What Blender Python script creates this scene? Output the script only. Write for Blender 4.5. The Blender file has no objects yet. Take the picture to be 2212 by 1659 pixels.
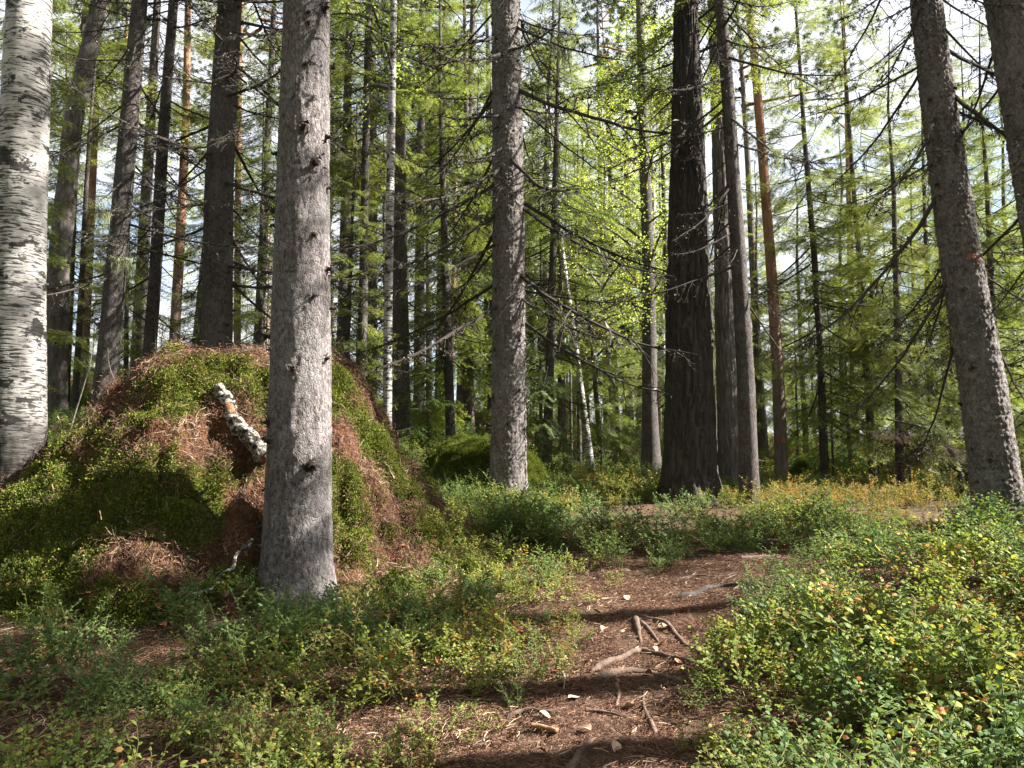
import bpy, math
import numpy as np
from mathutils import Vector, Matrix, Euler

rng = np.random.default_rng(11)
SC = bpy.context.scene
COL = SC.collection
# ------------------------------------------------------------------ camera
FPX, CX, CY = 1700.0, 1106.0, 829.5          # focal length and centre, in units of a 2212 px wide frame
PITCH = math.radians(5.71)
CAMZ = 1.2
cam = bpy.data.cameras.new('camera')
cam.sensor_width = 36.0
cam.lens = 36.0 * FPX / 2212.0
cam.clip_end = 2000
camo = bpy.data.objects.new('camera', cam)
camo.location = (0, 0, CAMZ)
camo.rotation_euler = (math.pi / 2 + PITCH, 0, 0)
COL.objects.link(camo)
SC.camera = camo
# ------------------------------------------------------------------ sky, sun, exposure
SUN_AZ, SUN_EL = math.radians(89), math.radians(40)
world = bpy.data.worlds.new('World')
SC.world = world
world.use_nodes = True
wn, wl = world.node_tree.nodes, world.node_tree.links
wn.clear()
w_out = wn.new('ShaderNodeOutputWorld')
w_bg = wn.new('ShaderNodeBackground'); w_bg.inputs['Strength'].default_value = 0.05
w_sky = wn.new('ShaderNodeTexSky'); w_sky.sky_type = 'NISHITA'; w_sky.sun_disc = False
w_sky.sun_elevation = SUN_EL; w_sky.sun_rotation = SUN_AZ
w_sky.air_density = 1.0; w_sky.dust_density = 1.5; w_sky.ozone_density = 1.0
w_tc = wn.new('ShaderNodeTexCoord')
w_map = wn.new('ShaderNodeMapping'); w_map.inputs['Scale'].default_value = (1, 1, 2.2)
w_noise = wn.new('ShaderNodeTexNoise'); w_noise.inputs['Scale'].default_value = 2.6
w_noise.inputs['Detail'].default_value = 7; w_noise.inputs['Roughness'].default_value = 0.55
w_ramp = wn.new('ShaderNodeValToRGB')
w_ramp.color_ramp.elements[0].position = 0.34; w_ramp.color_ramp.elements[1].position = 0.52
w_mix = wn.new('ShaderNodeMix'); w_mix.data_type = 'RGBA'
w_mix.inputs[7].default_value = (4.4, 4.55, 4.8, 1)
wl.new(w_tc.outputs['Generated'], w_map.inputs['Vector'])
wl.new(w_map.outputs['Vector'], w_noise.inputs['Vector'])
wl.new(w_noise.outputs['Fac'], w_ramp.inputs['Fac'])
wl.new(w_ramp.outputs['Color'], w_mix.inputs[0])
wl.new(w_sky.outputs['Color'], w_mix.inputs[6])
wl.new(w_mix.outputs[2], w_bg.inputs['Color'])
wl.new(w_bg.outputs['Background'], w_out.inputs['Surface'])
sun = bpy.data.lights.new('sun', 'SUN')
sun.energy = 5.0; sun.angle = math.radians(0.55); sun.color = (1.0, 0.95, 0.87)
suno = bpy.data.objects.new('sun', sun)
SDIR = Vector((math.sin(SUN_AZ) * math.cos(SUN_EL), math.cos(SUN_AZ) * math.cos(SUN_EL), math.sin(SUN_EL)))
suno.rotation_euler = SDIR.to_track_quat('Z', 'Y').to_euler()
suno.location = (20, 0, 20)
COL.objects.link(suno)
SC.view_settings.view_transform = 'Standard'
SC.view_settings.look = 'None'
SC.view_settings.gamma = 1.0
SC.view_settings.use_curve_mapping = False
SC.view_settings.exposure = 2.5
SC.cycles.max_bounces = 6; SC.cycles.diffuse_bounces = 4; SC.cycles.glossy_bounces = 2
SC.cycles.transmission_bounces = 3; SC.cycles.caustics_reflective = False; SC.cycles.caustics_refractive = False

# ------------------------------------------------------------------ helpers
cP, sP = math.cos(PITCH), math.sin(PITCH)
def ray(px, py):
    u, v = (px - CX) / FPX, -(py - CY) / FPX
    return np.array([u, cP - v * sP, sP + v * cP])
def at(px, py, Y):
    d = ray(px, py)
    return np.array([0, 0, CAMZ]) + d * (Y / d[1])
def pxm(Y):
    return Y / FPX
def hsh(*ints):
    h = np.zeros(np.broadcast(*ints).shape, dtype=np.uint64)
    for k, i in enumerate(ints):
        h = h ^ ((np.asarray(i).astype(np.int64).astype(np.uint64)) * np.uint64([73856093, 19349663, 83492791, 2654435761][k % 4]))
        h = (h ^ (h >> np.uint64(13))) * np.uint64(1274126177)
        h = h ^ (h >> np.uint64(16))
    return (h & np.uint64(0xFFFFFF)).astype(np.float64) / float(0xFFFFFF)
def vnoise(x, y, z=0.0, seed=0):
    x, y, z = np.broadcast_arrays(np.asarray(x, float), np.asarray(y, float), np.asarray(z, float))
    xi, yi, zi = np.floor(x), np.floor(y), np.floor(z)
    fx, fy, fz = x - xi, y - yi, z - zi
    fx, fy, fz = [f * f * (3 - 2 * f) for f in (fx, fy, fz)]
    r = 0
    for dx in (0, 1):
        for dy in (0, 1):
            for dz in (0, 1):
                w = (fx if dx else 1 - fx) * (fy if dy else 1 - fy) * (fz if dz else 1 - fz)
                r = r + w * hsh(xi + dx, yi + dy, zi + dz, np.full(1, seed))
    return r
def fbm(x, y, z=0.0, oct=4, seed=0):
    a, r, t = 1.0, 0.0, 0.0
    for o in range(oct):
        f = 2.03 ** o
        r = r + a * vnoise(np.asarray(x) * f + 17 * o, np.asarray(y) * f, np.asarray(z) * f, seed + o)
        t += a; a *= 0.5
    return r / t
def worley(u, v, wrap, seed=0):
    """cell noise on (u, v); u wraps after `wrap` cells. Returns F1, F2, id."""
    ui, vi = np.floor(u), np.floor(v)
    f1 = np.full(u.shape, 9.0); f2 = np.full(u.shape, 9.0); cid = np.zeros(u.shape)
    for du in (-1, 0, 1):
        for dv in (-1, 0, 1):
            cu, cv = ui + du, vi + dv
            wu = np.mod(cu, wrap)
            jx = hsh(wu, cv, np.full(1, seed)); jy = hsh(wu, cv, np.full(1, seed + 7))
            d = np.hypot(cu + 0.1 + 0.8 * jx - u, cv + 0.1 + 0.8 * jy - v)
            n = d < f1
            f2 = np.where(n, f1, np.minimum(f2, d)); cid = np.where(n, hsh(wu, cv, np.full(1, seed + 3)), cid)
            f1 = np.where(n, d, f1)
    return f1, f2, cid

class Geo:
    """triangle soup: vertices, triangles, material index per triangle, colour per vertex"""
    def __init__(s): s.V, s.T, s.M, s.C, s.n = [], [], [], [], 0
    def add(s, V, T, m=0, c=(1, 1, 1)):
        V = np.asarray(V, float); T = np.asarray(T, np.int64)
        s.V.append(V); s.T.append(T + s.n); s.n += len(V)
        s.M.append(np.full(len(T), m, np.int32) if np.isscalar(m) else np.asarray(m, np.int32))
        c = np.asarray(c, float)
        s.C.append(np.tile(c, (len(V), 1)) if c.ndim == 1 else c)
    def arrays(s):
        return np.concatenate(s.V), np.concatenate(s.T), np.concatenate(s.M), np.concatenate(s.C)
    def bake(s):
        a = s.arrays(); s.V, s.T, s.M, s.C = [a[0]], [a[1]], [a[2]], [a[3]]; return s
    def merge(s, o, M4, cm=1.0):
        V, T, M, C = o.arrays()
        M4 = np.array(M4)
        s.add(V @ M4[:3, :3].T + M4[:3, 3], T, M, C * cm)
def mesh(name, V, T, mats, M=None, C=None, smooth=False):
    me = bpy.data.meshes.new(name)
    V = np.asarray(V, np.float32); T = np.asarray(T, np.int32)
    me.vertices.add(len(V)); me.vertices.foreach_set('co', V.ravel())
    me.loops.add(T.size); me.loops.foreach_set('vertex_index', T.ravel())
    me.polygons.add(len(T)); me.polygons.foreach_set('loop_start', np.arange(0, T.size, 3, dtype=np.int32))
    for m in (mats if isinstance(mats, (list, tuple)) else [mats]): me.materials.append(m)
    if M is not None: me.polygons.foreach_set('material_index', np.asarray(M, np.int32))
    me.polygons.foreach_set('use_smooth', np.full(len(T), smooth))
    if C is not None:
        a = me.attributes.new('Col', 'FLOAT_COLOR', 'POINT')
        a.data.foreach_set('color', np.concatenate([C, np.ones((len(C), 1))], 1).astype(np.float32).ravel())
    me.update(calc_edges=True)
    return me
def gmesh(name, g, mats, smooth=False):
    V, T, M, C = g.arrays()
    return mesh(name, V, T, mats, M, C, smooth)
def obj(name, me, parent=None, loc=(0, 0, 0), rot=(0, 0, 0), scale=1.0):
    o = bpy.data.objects.new(name, me)
    COL.objects.link(o)
    o.parent = parent; o.location = loc; o.rotation_euler = rot
    o.scale = (scale,) * 3 if np.isscalar(scale) else scale
    return o
def tag(o, label=None, cat=None, group=None, kind=None):
    if label: o['label'] = label
    if cat: o['category'] = cat
    if group: o['group'] = group
    if kind: o['kind'] = kind
    return o
def frames(P):
    t = np.gradient(P, axis=0); t /= np.linalg.norm(t, axis=1, keepdims=True) + 1e-9
    ref = np.array([0.31, 0.17, 0.93]) if abs(t[:, 2]).mean() < 0.8 else np.array([0.95, 0.29, 0.05])
    a = np.cross(t, ref); a /= np.linalg.norm(a, axis=1, keepdims=True) + 1e-9
    b = np.cross(t, a)
    return t, a, b
def ringfaces(k, n):
    i = np.arange(k - 1)[:, None] * n; j = np.arange(n)[None, :]; j2 = (j + 1) % n
    a, b, c, d = i + j, i + j2, i + n + j2, i + n + j
    return np.concatenate([np.stack([a, b, c], -1).reshape(-1, 3), np.stack([a, c, d], -1).reshape(-1, 3)])
def tube(P, R, n=5, cap=True):
    P = np.asarray(P, float); R = np.broadcast_to(np.asarray(R, float), (len(P),))
    _, a, b = frames(P)
    th = np.arange(n) * 2 * math.pi / n
    V = P[:, None] + R[:, None, None] * (np.cos(th)[None, :, None] * a[:, None] + np.sin(th)[None, :, None] * b[:, None])
    V = V.reshape(-1, 3); T = ringfaces(len(P), n)
    if cap:
        m = len(V); V = np.concatenate([V, P[:1], P[-1:]])
        j = np.arange(n); j2 = (j + 1) % n; e = (len(P) - 1) * n
        T = np.concatenate([T, np.stack([j2, j, np.full(n, m)], -1), np.stack([e + j, e + j2, np.full(n, m + 1)], -1)])
    return V, T
def spline(P, n):
    P = np.asarray(P, float); k = len(P)
    t = np.linspace(0, k - 1, n)
    i = np.clip(np.floor(t).astype(int), 0, k - 2); f = (t - i)[:, None]
    p0, p1, p2, p3 = P[np.clip(i - 1, 0, k - 1)], P[i], P[i + 1], P[np.clip(i + 2, 0, k - 1)]
    return 0.5 * (2 * p1 + (p2 - p0) * f + (2 * p0 - 5 * p1 + 4 * p2 - p3) * f ** 2 + (3 * p1 - p0 - 3 * p2 + p3) * f ** 3)
def M4(loc=(0, 0, 0), rot=(0, 0, 0), s=1.0):
    return np.array(Matrix.LocRotScale(Vector(loc), Euler(rot), Vector((s, s, s))))

# ------------------------------------------------------------------ materials
class Nt:
    def __init__(s, name):
        s.m = bpy.data.materials.new(name); s.m.use_nodes = True
        s.t = s.m.node_tree; s.t.nodes.clear()
        s.out = s.t.nodes.new('ShaderNodeOutputMaterial')
    def n(s, typ, **kw):
        x = s.t.nodes.new(typ)
        for k, v in kw.items():
            if k in x.inputs.keys(): x.inputs[k].default_value = v
            else: setattr(x, k, v)
        return x
    def l(s, a, b): s.t.links.new(a, b)
    def noise(s, scale, detail=4, rough=0.6, vec=None, dist=0.0):
        x = s.n('ShaderNodeTexNoise', Scale=scale, Detail=detail, Roughness=rough, Distortion=dist)
        if vec is not None: s.l(vec, x.inputs['Vector'])
        return x.outputs['Fac']
    def coord(s, scale=(1, 1, 1), which='Object'):
        tc = s.n('ShaderNodeTexCoord'); mp = s.n('ShaderNodeMapping'); mp.inputs['Scale'].default_value = scale
        s.l(tc.outputs[which], mp.inputs['Vector']); return mp.outputs['Vector']
    def ramp(s, fac, stops):
        x = s.n('ShaderNodeValToRGB'); e = x.color_ramp.elements
        while len(e) < len(stops): e.new(0.5)
        for i, (p, c) in enumerate(stops):
            e[i].position = p; e[i].color = (*c, 1) if len(c) == 3 else c
        s.l(fac, x.inputs['Fac']); return x.outputs['Color']
    def mix(s, fac, a, b, mode='MIX'):
        x = s.n('ShaderNodeMix', data_type='RGBA', blend_type=mode)
        for sock, v in ((x.inputs[0], fac), (x.inputs[6], a), (x.inputs[7], b)):
            if hasattr(v, 'links'): s.l(v, sock)
            else: sock.default_value = v if not isinstance(v, tuple) or len(v) != 3 else (*v, 1)
        return x.outputs[2]
    def math(s, op, a, b=0.0):
        x = s.n('ShaderNodeMath', operation=op)
        for sock, v in ((x.inputs[0], a), (x.inputs[1], b)):
            if hasattr(v, 'links'): s.l(v, sock)
            else: sock.default_value = v
        return x.outputs[0]
    def finish(s, color, rough=0.85, bump=None, dist=0.01, strength=1.0, spec=0.2, translucent=0.0):
        b = s.n('ShaderNodeBsdfPrincipled')
        b.inputs['Specular IOR Level'].default_value = spec
        for sock, v in ((b.inputs['Base Color'], color), (b.inputs['Roughness'], rough)):
            if hasattr(v, 'links'): s.l(v, sock)
            else: sock.default_value = (*v, 1) if isinstance(v, tuple) else v
        if bump is not None:
            bp = s.n('ShaderNodeBump', Strength=strength, Distance=dist)
            s.l(bump, bp.inputs['Height']); s.l(bp.outputs['Normal'], b.inputs['Normal'])
        res = b.outputs['BSDF']
        if translucent > 0:
            tr = s.n('ShaderNodeBsdfTranslucent')
            if hasattr(color, 'links'):
                warm = s.mix(1.0, color, (1.45, 1.4, 0.75), 'MULTIPLY'); s.l(warm, tr.inputs['Color'])
            mx = s.n('ShaderNodeMixShader'); mx.inputs[0].default_value = translucent
            s.l(res, mx.inputs[1]); s.l(tr.outputs['BSDF'], mx.inputs[2]); res = mx.outputs['Shader']
        s.l(res, s.out.inputs['Surface'])
        return s.m

def mat_foliage(name, translucent=0.35, var=0.35, tint=(1, 1, 1), spec=0.25, rough=0.55):
    t = Nt(name)
    at_ = t.n('ShaderNodeAttribute', attribute_name='Col')
    oi = t.n('ShaderNodeObjectInfo')
    k = t.math('ADD', t.math('MULTIPLY', oi.outputs['Random'], var), 1 - var / 2)
    hs = t.n('ShaderNodeHueSaturation')
    t.l(at_.outputs['Color'], hs.inputs['Color']); t.l(k, hs.inputs['Value'])
    h = t.math('ADD', t.math('MULTIPLY', oi.outputs['Random'], -0.03), 0.515)
    t.l(h, hs.inputs['Hue'])
    c = t.mix(1.0, hs.outputs['Color'], tint, 'MULTIPLY')
    return t.finish(c, rough, spec=spec, translucent=translucent)

def mat_spruce_bark(name, base=(0.19, 0.165, 0.155), dark=(0.085, 0.07, 0.062), lichen=0.5, sc=1.0, plate=40.0):
    t = Nt(name); v = t.coord((sc, sc, sc * 0.5)); vf = t.coord((1, 1, 1)); vs = t.coord((1, 1, 0.16))
    wob = t.n('ShaderNodeTexNoise', Scale=14.0, Detail=3.0); t.l(vf, wob.inputs['Vector'])
    vp = t.mix(0.035, t.coord((1, 1, 0.6)), wob.outputs['Color'], 'ADD')
    n1 = t.noise(52, 5, 0.7, v, 0.4); n2 = t.noise(3.2, 5, 0.65, vf); n3 = t.noise(150, 3, 0.6, v)
    vo = t.n('ShaderNodeTexVoronoi', feature='DISTANCE_TO_EDGE', Scale=plate); t.l(vp, vo.inputs['Vector'])
    vc = t.n('ShaderNodeTexVoronoi', feature='F1', Scale=plate); t.l(vp, vc.inputs['Vector'])
    c = t.ramp(n1, [(0.34, dark), (0.50, base), (0.72, tuple(min(1, x * 1.5) for x in base))])
    sc_ = t.n('ShaderNodeSeparateColor'); t.l(vc.outputs['Color'], sc_.inputs[0])
    g_ = t.math('ADD', t.math('MULTIPLY', sc_.outputs[0], 0.55), 0.72)
    cg = t.n('ShaderNodeCombineColor'); [t.l(g_, cg.inputs[q]) for q in range(3)]
    c = t.mix(1.0, c, cg.outputs[0], 'MULTIPLY')
    c = t.mix(t.math('MULTIPLY', t.ramp(n2, [(0.46, (0, 0, 0)), (0.68, (1, 1, 1))]), lichen * 0.7), c, (0.27, 0.265, 0.26))
    c = t.mix(t.math('MULTIPLY', t.ramp(t.noise(11, 5, 0.7, vs), [(0.5, (0, 0, 0)), (0.72, (1, 1, 1))]), 0.6), c, dark)
    sp = t.ramp(t.noise(46, 4, 0.7, vf), [(0.61, (0, 0, 0)), (0.67, (1, 1, 1))])
    c = t.mix(t.math('MULTIPLY', sp, lichen), c, (0.42, 0.42, 0.39))
    ed = t.math('MINIMUM', t.math('MULTIPLY', vo.outputs['Distance'], 9.0), 1.0)
    b = t.math('ADD', t.math('MULTIPLY', n1, 0.8), t.math('ADD', t.math('MULTIPLY', n3, 0.3), t.math('MULTIPLY', ed, 0.22)))
    return t.finish(c, 0.92, b, 0.02, 1.0, spec=0.12)
def mat_pine_bark(name, dark=(0.05, 0.042, 0.038), light=(0.12, 0.10, 0.09), orange_from=None, orange_to=None):
    t = Nt(name); v = t.coord((1, 1, 0.22)); vf = t.coord()
    n1 = t.noise(17, 6, 0.65, v, 0.8); n3 = t.noise(70, 4, 0.6, v)
    c = t.ramp(n1, [(0.32, dark), (0.66, light)])
    c = t.mix(t.math('MULTIPLY', t.ramp(t.noise(30, 3, 0.5, vf), [(0.62, (0, 0, 0)), (0.72, (1, 1, 1))]), 0.25), c, (0.22, 0.22, 0.19))
    if orange_from is not None:
        sx = t.n('ShaderNodeSeparateXYZ'); tc = t.n('ShaderNodeTexCoord'); t.l(tc.outputs['Object'], sx.inputs[0])
        mr = t.n('ShaderNodeMapRange'); mr.inputs['From Min'].default_value = orange_from; mr.inputs['From Max'].default_value = orange_to
        t.l(t.math('ADD', sx.outputs['Z'], t.math('MULTIPLY', n1, 1.5)), mr.inputs['Value'])
        oc = t.ramp(n1, [(0.3, (0.17, 0.085, 0.05)), (0.7, (0.34, 0.19, 0.115))])
        c = t.mix(mr.outputs['Result'], c, oc)
    return t.finish(c, 0.9, t.math('ADD', n1, t.math('MULTIPLY', n3, 0.3)), 0.02, 0.9, spec=0.12)
def mat_birch_bark(name, rough_base=True):
    t = Nt(name); vh = t.coord((5.5, 5.5, 38)); vf = t.coord((1, 1, 1)); vm = t.coord((2.2, 2.2, 3.2))
    n1 = t.noise(1.6, 5, 0.62, vh, 0.5)
    n2 = t.noise(1.5, 6, 0.7, vm)
    c = t.ramp(t.noise(9, 4, 0.6, vf), [(0.3, (0.27, 0.25, 0.235)), (0.65, (0.50, 0.48, 0.455))])
    lent = t.ramp(t.math('ADD', n1, t.math('MULTIPLY', t.noise(2.2, 4, 0.6, vf), -0.35)), [(0.265, (1, 1, 1)), (0.31, (0, 0, 0))])
    c = t.mix(t.math('MULTIPLY', lent, 0.92), c, (0.022, 0.019, 0.017))
    blk = t.ramp(n2, [(0.555, (0, 0, 0)), (0.585, (1, 1, 1))])
    c = t.mix(t.math('MULTIPLY', blk, 0.95), c, (0.012, 0.011, 0.010))
    if rough_base:
        sx = t.n('ShaderNodeSeparateXYZ'); tc = t.n('ShaderNodeTexCoord'); t.l(tc.outputs['Object'], sx.inputs[0])
        mr = t.n('ShaderNodeMapRange'); mr.inputs['From Min'].default_value = 2.0; mr.inputs['From Max'].default_value = 1.2
        t.l(t.math('ADD', sx.outputs['Z'], t.math('MULTIPLY', n2, 0.9)), mr.inputs['Value'])
        c = t.mix(mr.outputs['Result'], c, t.ramp(n1, [(0.3, (0.012, 0.011, 0.010)), (0.75, (0.06, 0.05, 0.043))]))
    return t.finish(c, 0.7, t.math('ADD', n1, t.math('MULTIPLY', n2, -0.7)), 0.012, 0.8, spec=0.25)
def mat_plain(name, c1, c2, scale=20, rough=0.9, bump=0.006, stretch=(1, 1, 1), lo=0.3, hi=0.7):
    t = Nt(name); v = t.coord(stretch)
    n1 = t.noise(scale, 5, 0.65, v); n2 = t.noise(scale * 4, 3, 0.6, v)
    return t.finish(t.ramp(n1, [(lo, c1), (hi, c2)]), rough, t.math('ADD', n1, t.math('MULTIPLY', n2, 0.4)), bump, 1.0, spec=0.15)
def mat_col(name, var=0.4, rough=0.9, spec=0.1):
    t = Nt(name); a = t.n('ShaderNodeAttribute', attribute_name='Col'); oi = t.n('ShaderNodeObjectInfo')
    hs = t.n('ShaderNodeHueSaturation'); t.l(a.outputs['Color'], hs.inputs['Color'])
    t.l(t.math('ADD', t.math('MULTIPLY', oi.outputs['Random'], var), 1 - var / 2), hs.inputs['Value'])
    return t.finish(hs.outputs['Color'], rough, spec=spec)

MT = dict(
    spruce=mat_spruce_bark('spruce_bark_grey', base=(0.165, 0.145, 0.143), dark=(0.038, 0.032, 0.03), lichen=0.6),
    spruce_scaly=mat_spruce_bark('spruce_bark_scaly', base=(0.15, 0.132, 0.124), dark=(0.055, 0.047, 0.042), lichen=0.5, plate=24.0),
    spruce_dark=mat_spruce_bark('spruce_bark_dark', base=(0.085, 0.072, 0.068), dark=(0.035, 0.03, 0.027), lichen=0.28),
    pine_dark=mat_pine_bark('old_pine_bark', (0.025, 0.021, 0.019), (0.065, 0.055, 0.049)),
    pine_grey=mat_pine_bark('grey_pine_bark', (0.05, 0.043, 0.039), (0.135, 0.118, 0.108)),
    pine_orange=mat_pine_bark('orange_pine_bark', (0.09, 0.07, 0.06), (0.20, 0.16, 0.14), 2.2, 5.5),
    birch=mat_birch_bark('birch_bark'), birch_slim=mat_birch_bark('slim_birch_bark', False),
    twig=mat_col('dead_twig_bark', 0.3), needle=mat_foliage('spruce_needles', 0.48, 0.5),
    pneedle=mat_foliage('pine_needles', 0.2, 0.3), leaf=mat_foliage('birch_leaves', 0.55, 0.3, spec=0.3),
    berry=mat_foliage('bilberry_leaves', 0.38, 0.45, spec=0.14, rough=0.6),
    moss=mat_foliage('moss_fronds', 0.25, 0.4, spec=0.05, rough=0.9),
    litter=mat_col('needle_litter', 0.5), deadleaf=mat_col('fallen_leaves', 0.5, 0.7, 0.25),
    lichen=mat_foliage('beard_lichen', 0.35, 0.2, spec=0.05, rough=0.9),
    root=mat_plain('root_wood', (0.04, 0.027, 0.02), (0.15, 0.105, 0.082), 18, 0.85, 0.008),
    deadwood=mat_plain('dead_wood_grey', (0.10, 0.085, 0.07), (0.27, 0.24, 0.21), 22, 0.85, 0.006),
    cutwood=mat_plain('rotten_wood', (0.10, 0.055, 0.03), (0.30, 0.18, 0.10), 16, 0.9, 0.01),
    birchrot=mat_plain('rotten_birch_bark', (0.02, 0.018, 0.014), (0.42, 0.39, 0.35), 20, 0.8, 0.02, (1, 1, 1.6), 0.46, 0.60),
    lichenwood=mat_plain('lichen_crusted_wood', (0.035, 0.03, 0.026), (0.40, 0.40, 0.36), 34, 0.9, 0.01, (1, 1, 1), 0.48, 0.6),
)
def mat_ground(name, cols, scale):
    t = Nt(name); v = t.coord()
    n1 = t.noise(scale, 6, 0.7, v, 0.4); n2 = t.noise(0.7, 4, 0.6, v); n3 = t.noise(140, 3, 0.7, v)
    c = t.ramp(n1, [(0.28, cols[0]), (0.5, cols[1]), (0.74, cols[2])])
    c = t.mix(t.ramp(n2, [(0.45, (0, 0, 0)), (0.68, (1, 1, 1))]), c, cols[3])
    return t.finish(c, 0.95, t.math('ADD', n1, t.math('MULTIPLY', n3, 0.5)), 0.02, 1.0, spec=0.08)
MT['ground'] = mat_ground('forest_floor', [(0.035, 0.022, 0.015), (0.085, 0.052, 0.034), (0.17, 0.105, 0.07), (0.05, 0.058, 0.024)], 22)
MT['path'] = mat_ground('path_needles', [(0.025, 0.016, 0.011), (0.085, 0.05, 0.035), (0.20, 0.13, 0.092), (0.06, 0.037, 0.027)], 26)
def mat_mound(name):
    t = Nt(name); v = t.coord(); a = t.n('ShaderNodeAttribute', attribute_name='Col')
    n1 = t.noise(36, 5, 0.7, v); n3 = t.noise(130, 3, 0.7, v)
    moss = t.ramp(n1, [(0.3, (0.03, 0.04, 0.01)), (0.7, (0.12, 0.14, 0.026))])
    lit = t.ramp(n1, [(0.3, (0.06, 0.028, 0.017)), (0.7, (0.20, 0.095, 0.055))])
    sx = t.n('ShaderNodeSeparateColor'); t.l(a.outputs['Color'], sx.inputs[0])
    c = t.mix(sx.outputs[0], lit, moss)
    return t.finish(c, 0.95, t.math('ADD', n1, t.math('MULTIPLY', n3, 0.6)), 0.025, 1.0, spec=0.05)
MT['mound'] = mat_mound('mound_cover')

# ------------------------------------------------------------------ tree list (pixel columns traced along each trunk; D = distance in metres)
# kind, D, [(px, py, width px) from base up], height, extras
TREES = dict(
 birch=('birch', 6.8, [(22, 1150, 124), (38, 900, 112), (40, 600, 105), (52, 300, 98), (64, 0, 90)], 17),
 spruce_a=('spruce_dark', 10.5, [(213, 955, 50), (235, 760, 46), (258, 500, 42), (280, 250, 38), (302, 0, 33)], 17),
 spruce_b=('spruce_dark', 11.5, [(316, 860, 30), (335, 600, 26), (352, 300, 24), (375, 0, 20)], 14),
 spruce_c=('spruce_dark', 11.0, [(463, 900, 70), (468, 760, 66), (473, 400, 60), (497, 0, 52)], 19),
 pine_bent=('pine_grey', 14.0, [(118, 915, 50), (125, 600, 46), (158, 263, 40), (208, 36, 38), (217, 0, 37)], 17),
 pine_o1=('pine_orange', 20.0, [(172, 890, 26), (188, 600, 22), (206, 213, 17), (212, 0, 15)], 19),
 pine_o2=('pine_orange', 20.0, [(370, 860, 24), (390, 500, 20), (402, 250, 16), (406, 0, 13)], 19),
 pine_o3=('pine_orange', 24.0, [(512, 860, 16), (514, 400, 13), (520, 0, 10)], 20),
 spruce_front=('spruce', 5.5, [(640, 1304, 146), (648, 908, 133), (652, 553, 119), (658, 270, 108), (663, 0, 99)], 20),
 birch_slim=('birch_slim', 12.0, [(836, 972, 20), (838, 700, 19), (843, 400, 18), (848, 150, 16), (850, 0, 15)], 13),
 spruce_d=('spruce_dark', 15.0, [(868, 905, 40), (864, 600, 34), (860, 200, 30), (858, 0, 26)], 19),
 spruce_mid=('spruce_scaly', 11.0, [(1097, 1130, 76), (1099, 900, 70), (1099, 553, 65), (1096, 250, 62), (1092, 0, 59)], 20),
 pine_dark=('pine_dark', 11.5, [(1490, 1085, 126), (1491, 1000, 118), (1488, 553, 93), (1484, 200, 66), (1481, 0, 54)], 19),
 pine_b=('pine_grey', 14.0, [(1577, 1045, 50), (1566, 700, 44), (1563, 553, 40), (1550, 200, 32), (1541, 0, 28)], 20),
 spruce_e=('spruce_dark', 11.2, [(1620, 1085, 41), (1610, 800, 37), (1595, 553, 33), (1572, 200, 28), (1556, 0, 26)], 18),
 pine_o4=('pine_orange', 15.0, [(1690, 1058, 29), (1680, 800, 25), (1664, 553, 22), (1632, 150, 18), (1615, 0, 16)], 18),
 spruce_f=('spruce_dark', 15.0, [(1783, 1058, 18), (1772, 750, 15), (1759, 553, 13), (1738, 300, 10), (1725, 100, 7)], 12.0),
 spruce_g=('spruce_dark', 15.4, [(1888, 1066, 18), (1873, 800, 15), (1856, 553, 12), (1843, 400, 10), (1830, 200, 7)], 11.0),
 spruce_right=('spruce_scaly', 8.0, [(2165, 1150, 94), (2125, 850, 84), (2075, 553, 76), (2030, 250, 64), (2000, 0, 57)], 17),
 spruce_edge=('spruce_scaly', 7.5, [(2335, 1170, 95), (2270, 553, 88), (2214, 240, 80), (2172, 0, 75)], 17),
 aspen=('spruce_dark', 18.0, [(1407, 1028, 46), (1404, 900, 34), (1401, 553, 27), (1392, 350, 24), (1386, 150, 20)], 15),
 birch_lean=('birch_slim', 17.0, [(1281, 1048, 19), (1262, 900, 16), (1238, 723, 14), (1215, 550, 11), (1200, 400, 8)], 9.5),
)
# ------------------------------------------------------------------ terrain
_cp = []
for k, (kd, D, pts, H) in TREES.items():
    if k in ('spruce_b', 'spruce_c', 'pine_o2', 'pine_o3', 'birch'): continue
    _cp.append(at(pts[0][0], pts[0][1], D))
for px, py, D in [(1220, 1659, 3.1), (500, 1659, 3.0), (0, 1659, 2.9), (1380, 1400, 4.6), (1450, 1330, 5.2), (1500, 1270, 6.3), (1620, 1215, 7.7),
                  (2212, 1659, 2.5), (1800, 1659, 2.8), (2212, 1330, 4.0), (1850, 1340, 4.6), (2100, 1230, 5.2), (1900, 1190, 7.0), (2300, 1250, 5.0),
                  (0, 1345, 4.9), (300, 1330, 5.0), (900, 1300, 5.6), (1020, 1160, 7.8), (1250, 1180, 7.5), (1000, 1060, 13), (1300, 1060, 16),
                  (150, 985, 9.5), (950, 940, 18), (2000, 1050, 15), (1700, 1000, 26), (1300, 995, 30), (1000, 900, 26), (120, 880, 20), (500, 880, 20), (2100, 1020, 20)]:
    _cp.append(at(px, py, D))
_cp = np.array(_cp + [(-2.4, 7.6, 0.42), (-4.2, 6.8, 0.45), (-6, 5, 0.35), (-8, 9, 1.0), (0, -3, -0.08), (-5, -2, 0.0), (5, -2, 0.25), (7, 4, 0.75), (10, 8, 0.9),
                      (-30, 40, 5.0), (0, 45, 2.6), (30, 45, 1.6), (0, 90, 3.5), (-60, 90, 8), (60, 90, 2), (40, 10, 1.5), (-40, 5, 3), (0, -60, -1), (140, 0, 2), (-140, 0, 8), (0, 190, 5), (140, 150, 3), (-140, 150, 10)])
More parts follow.
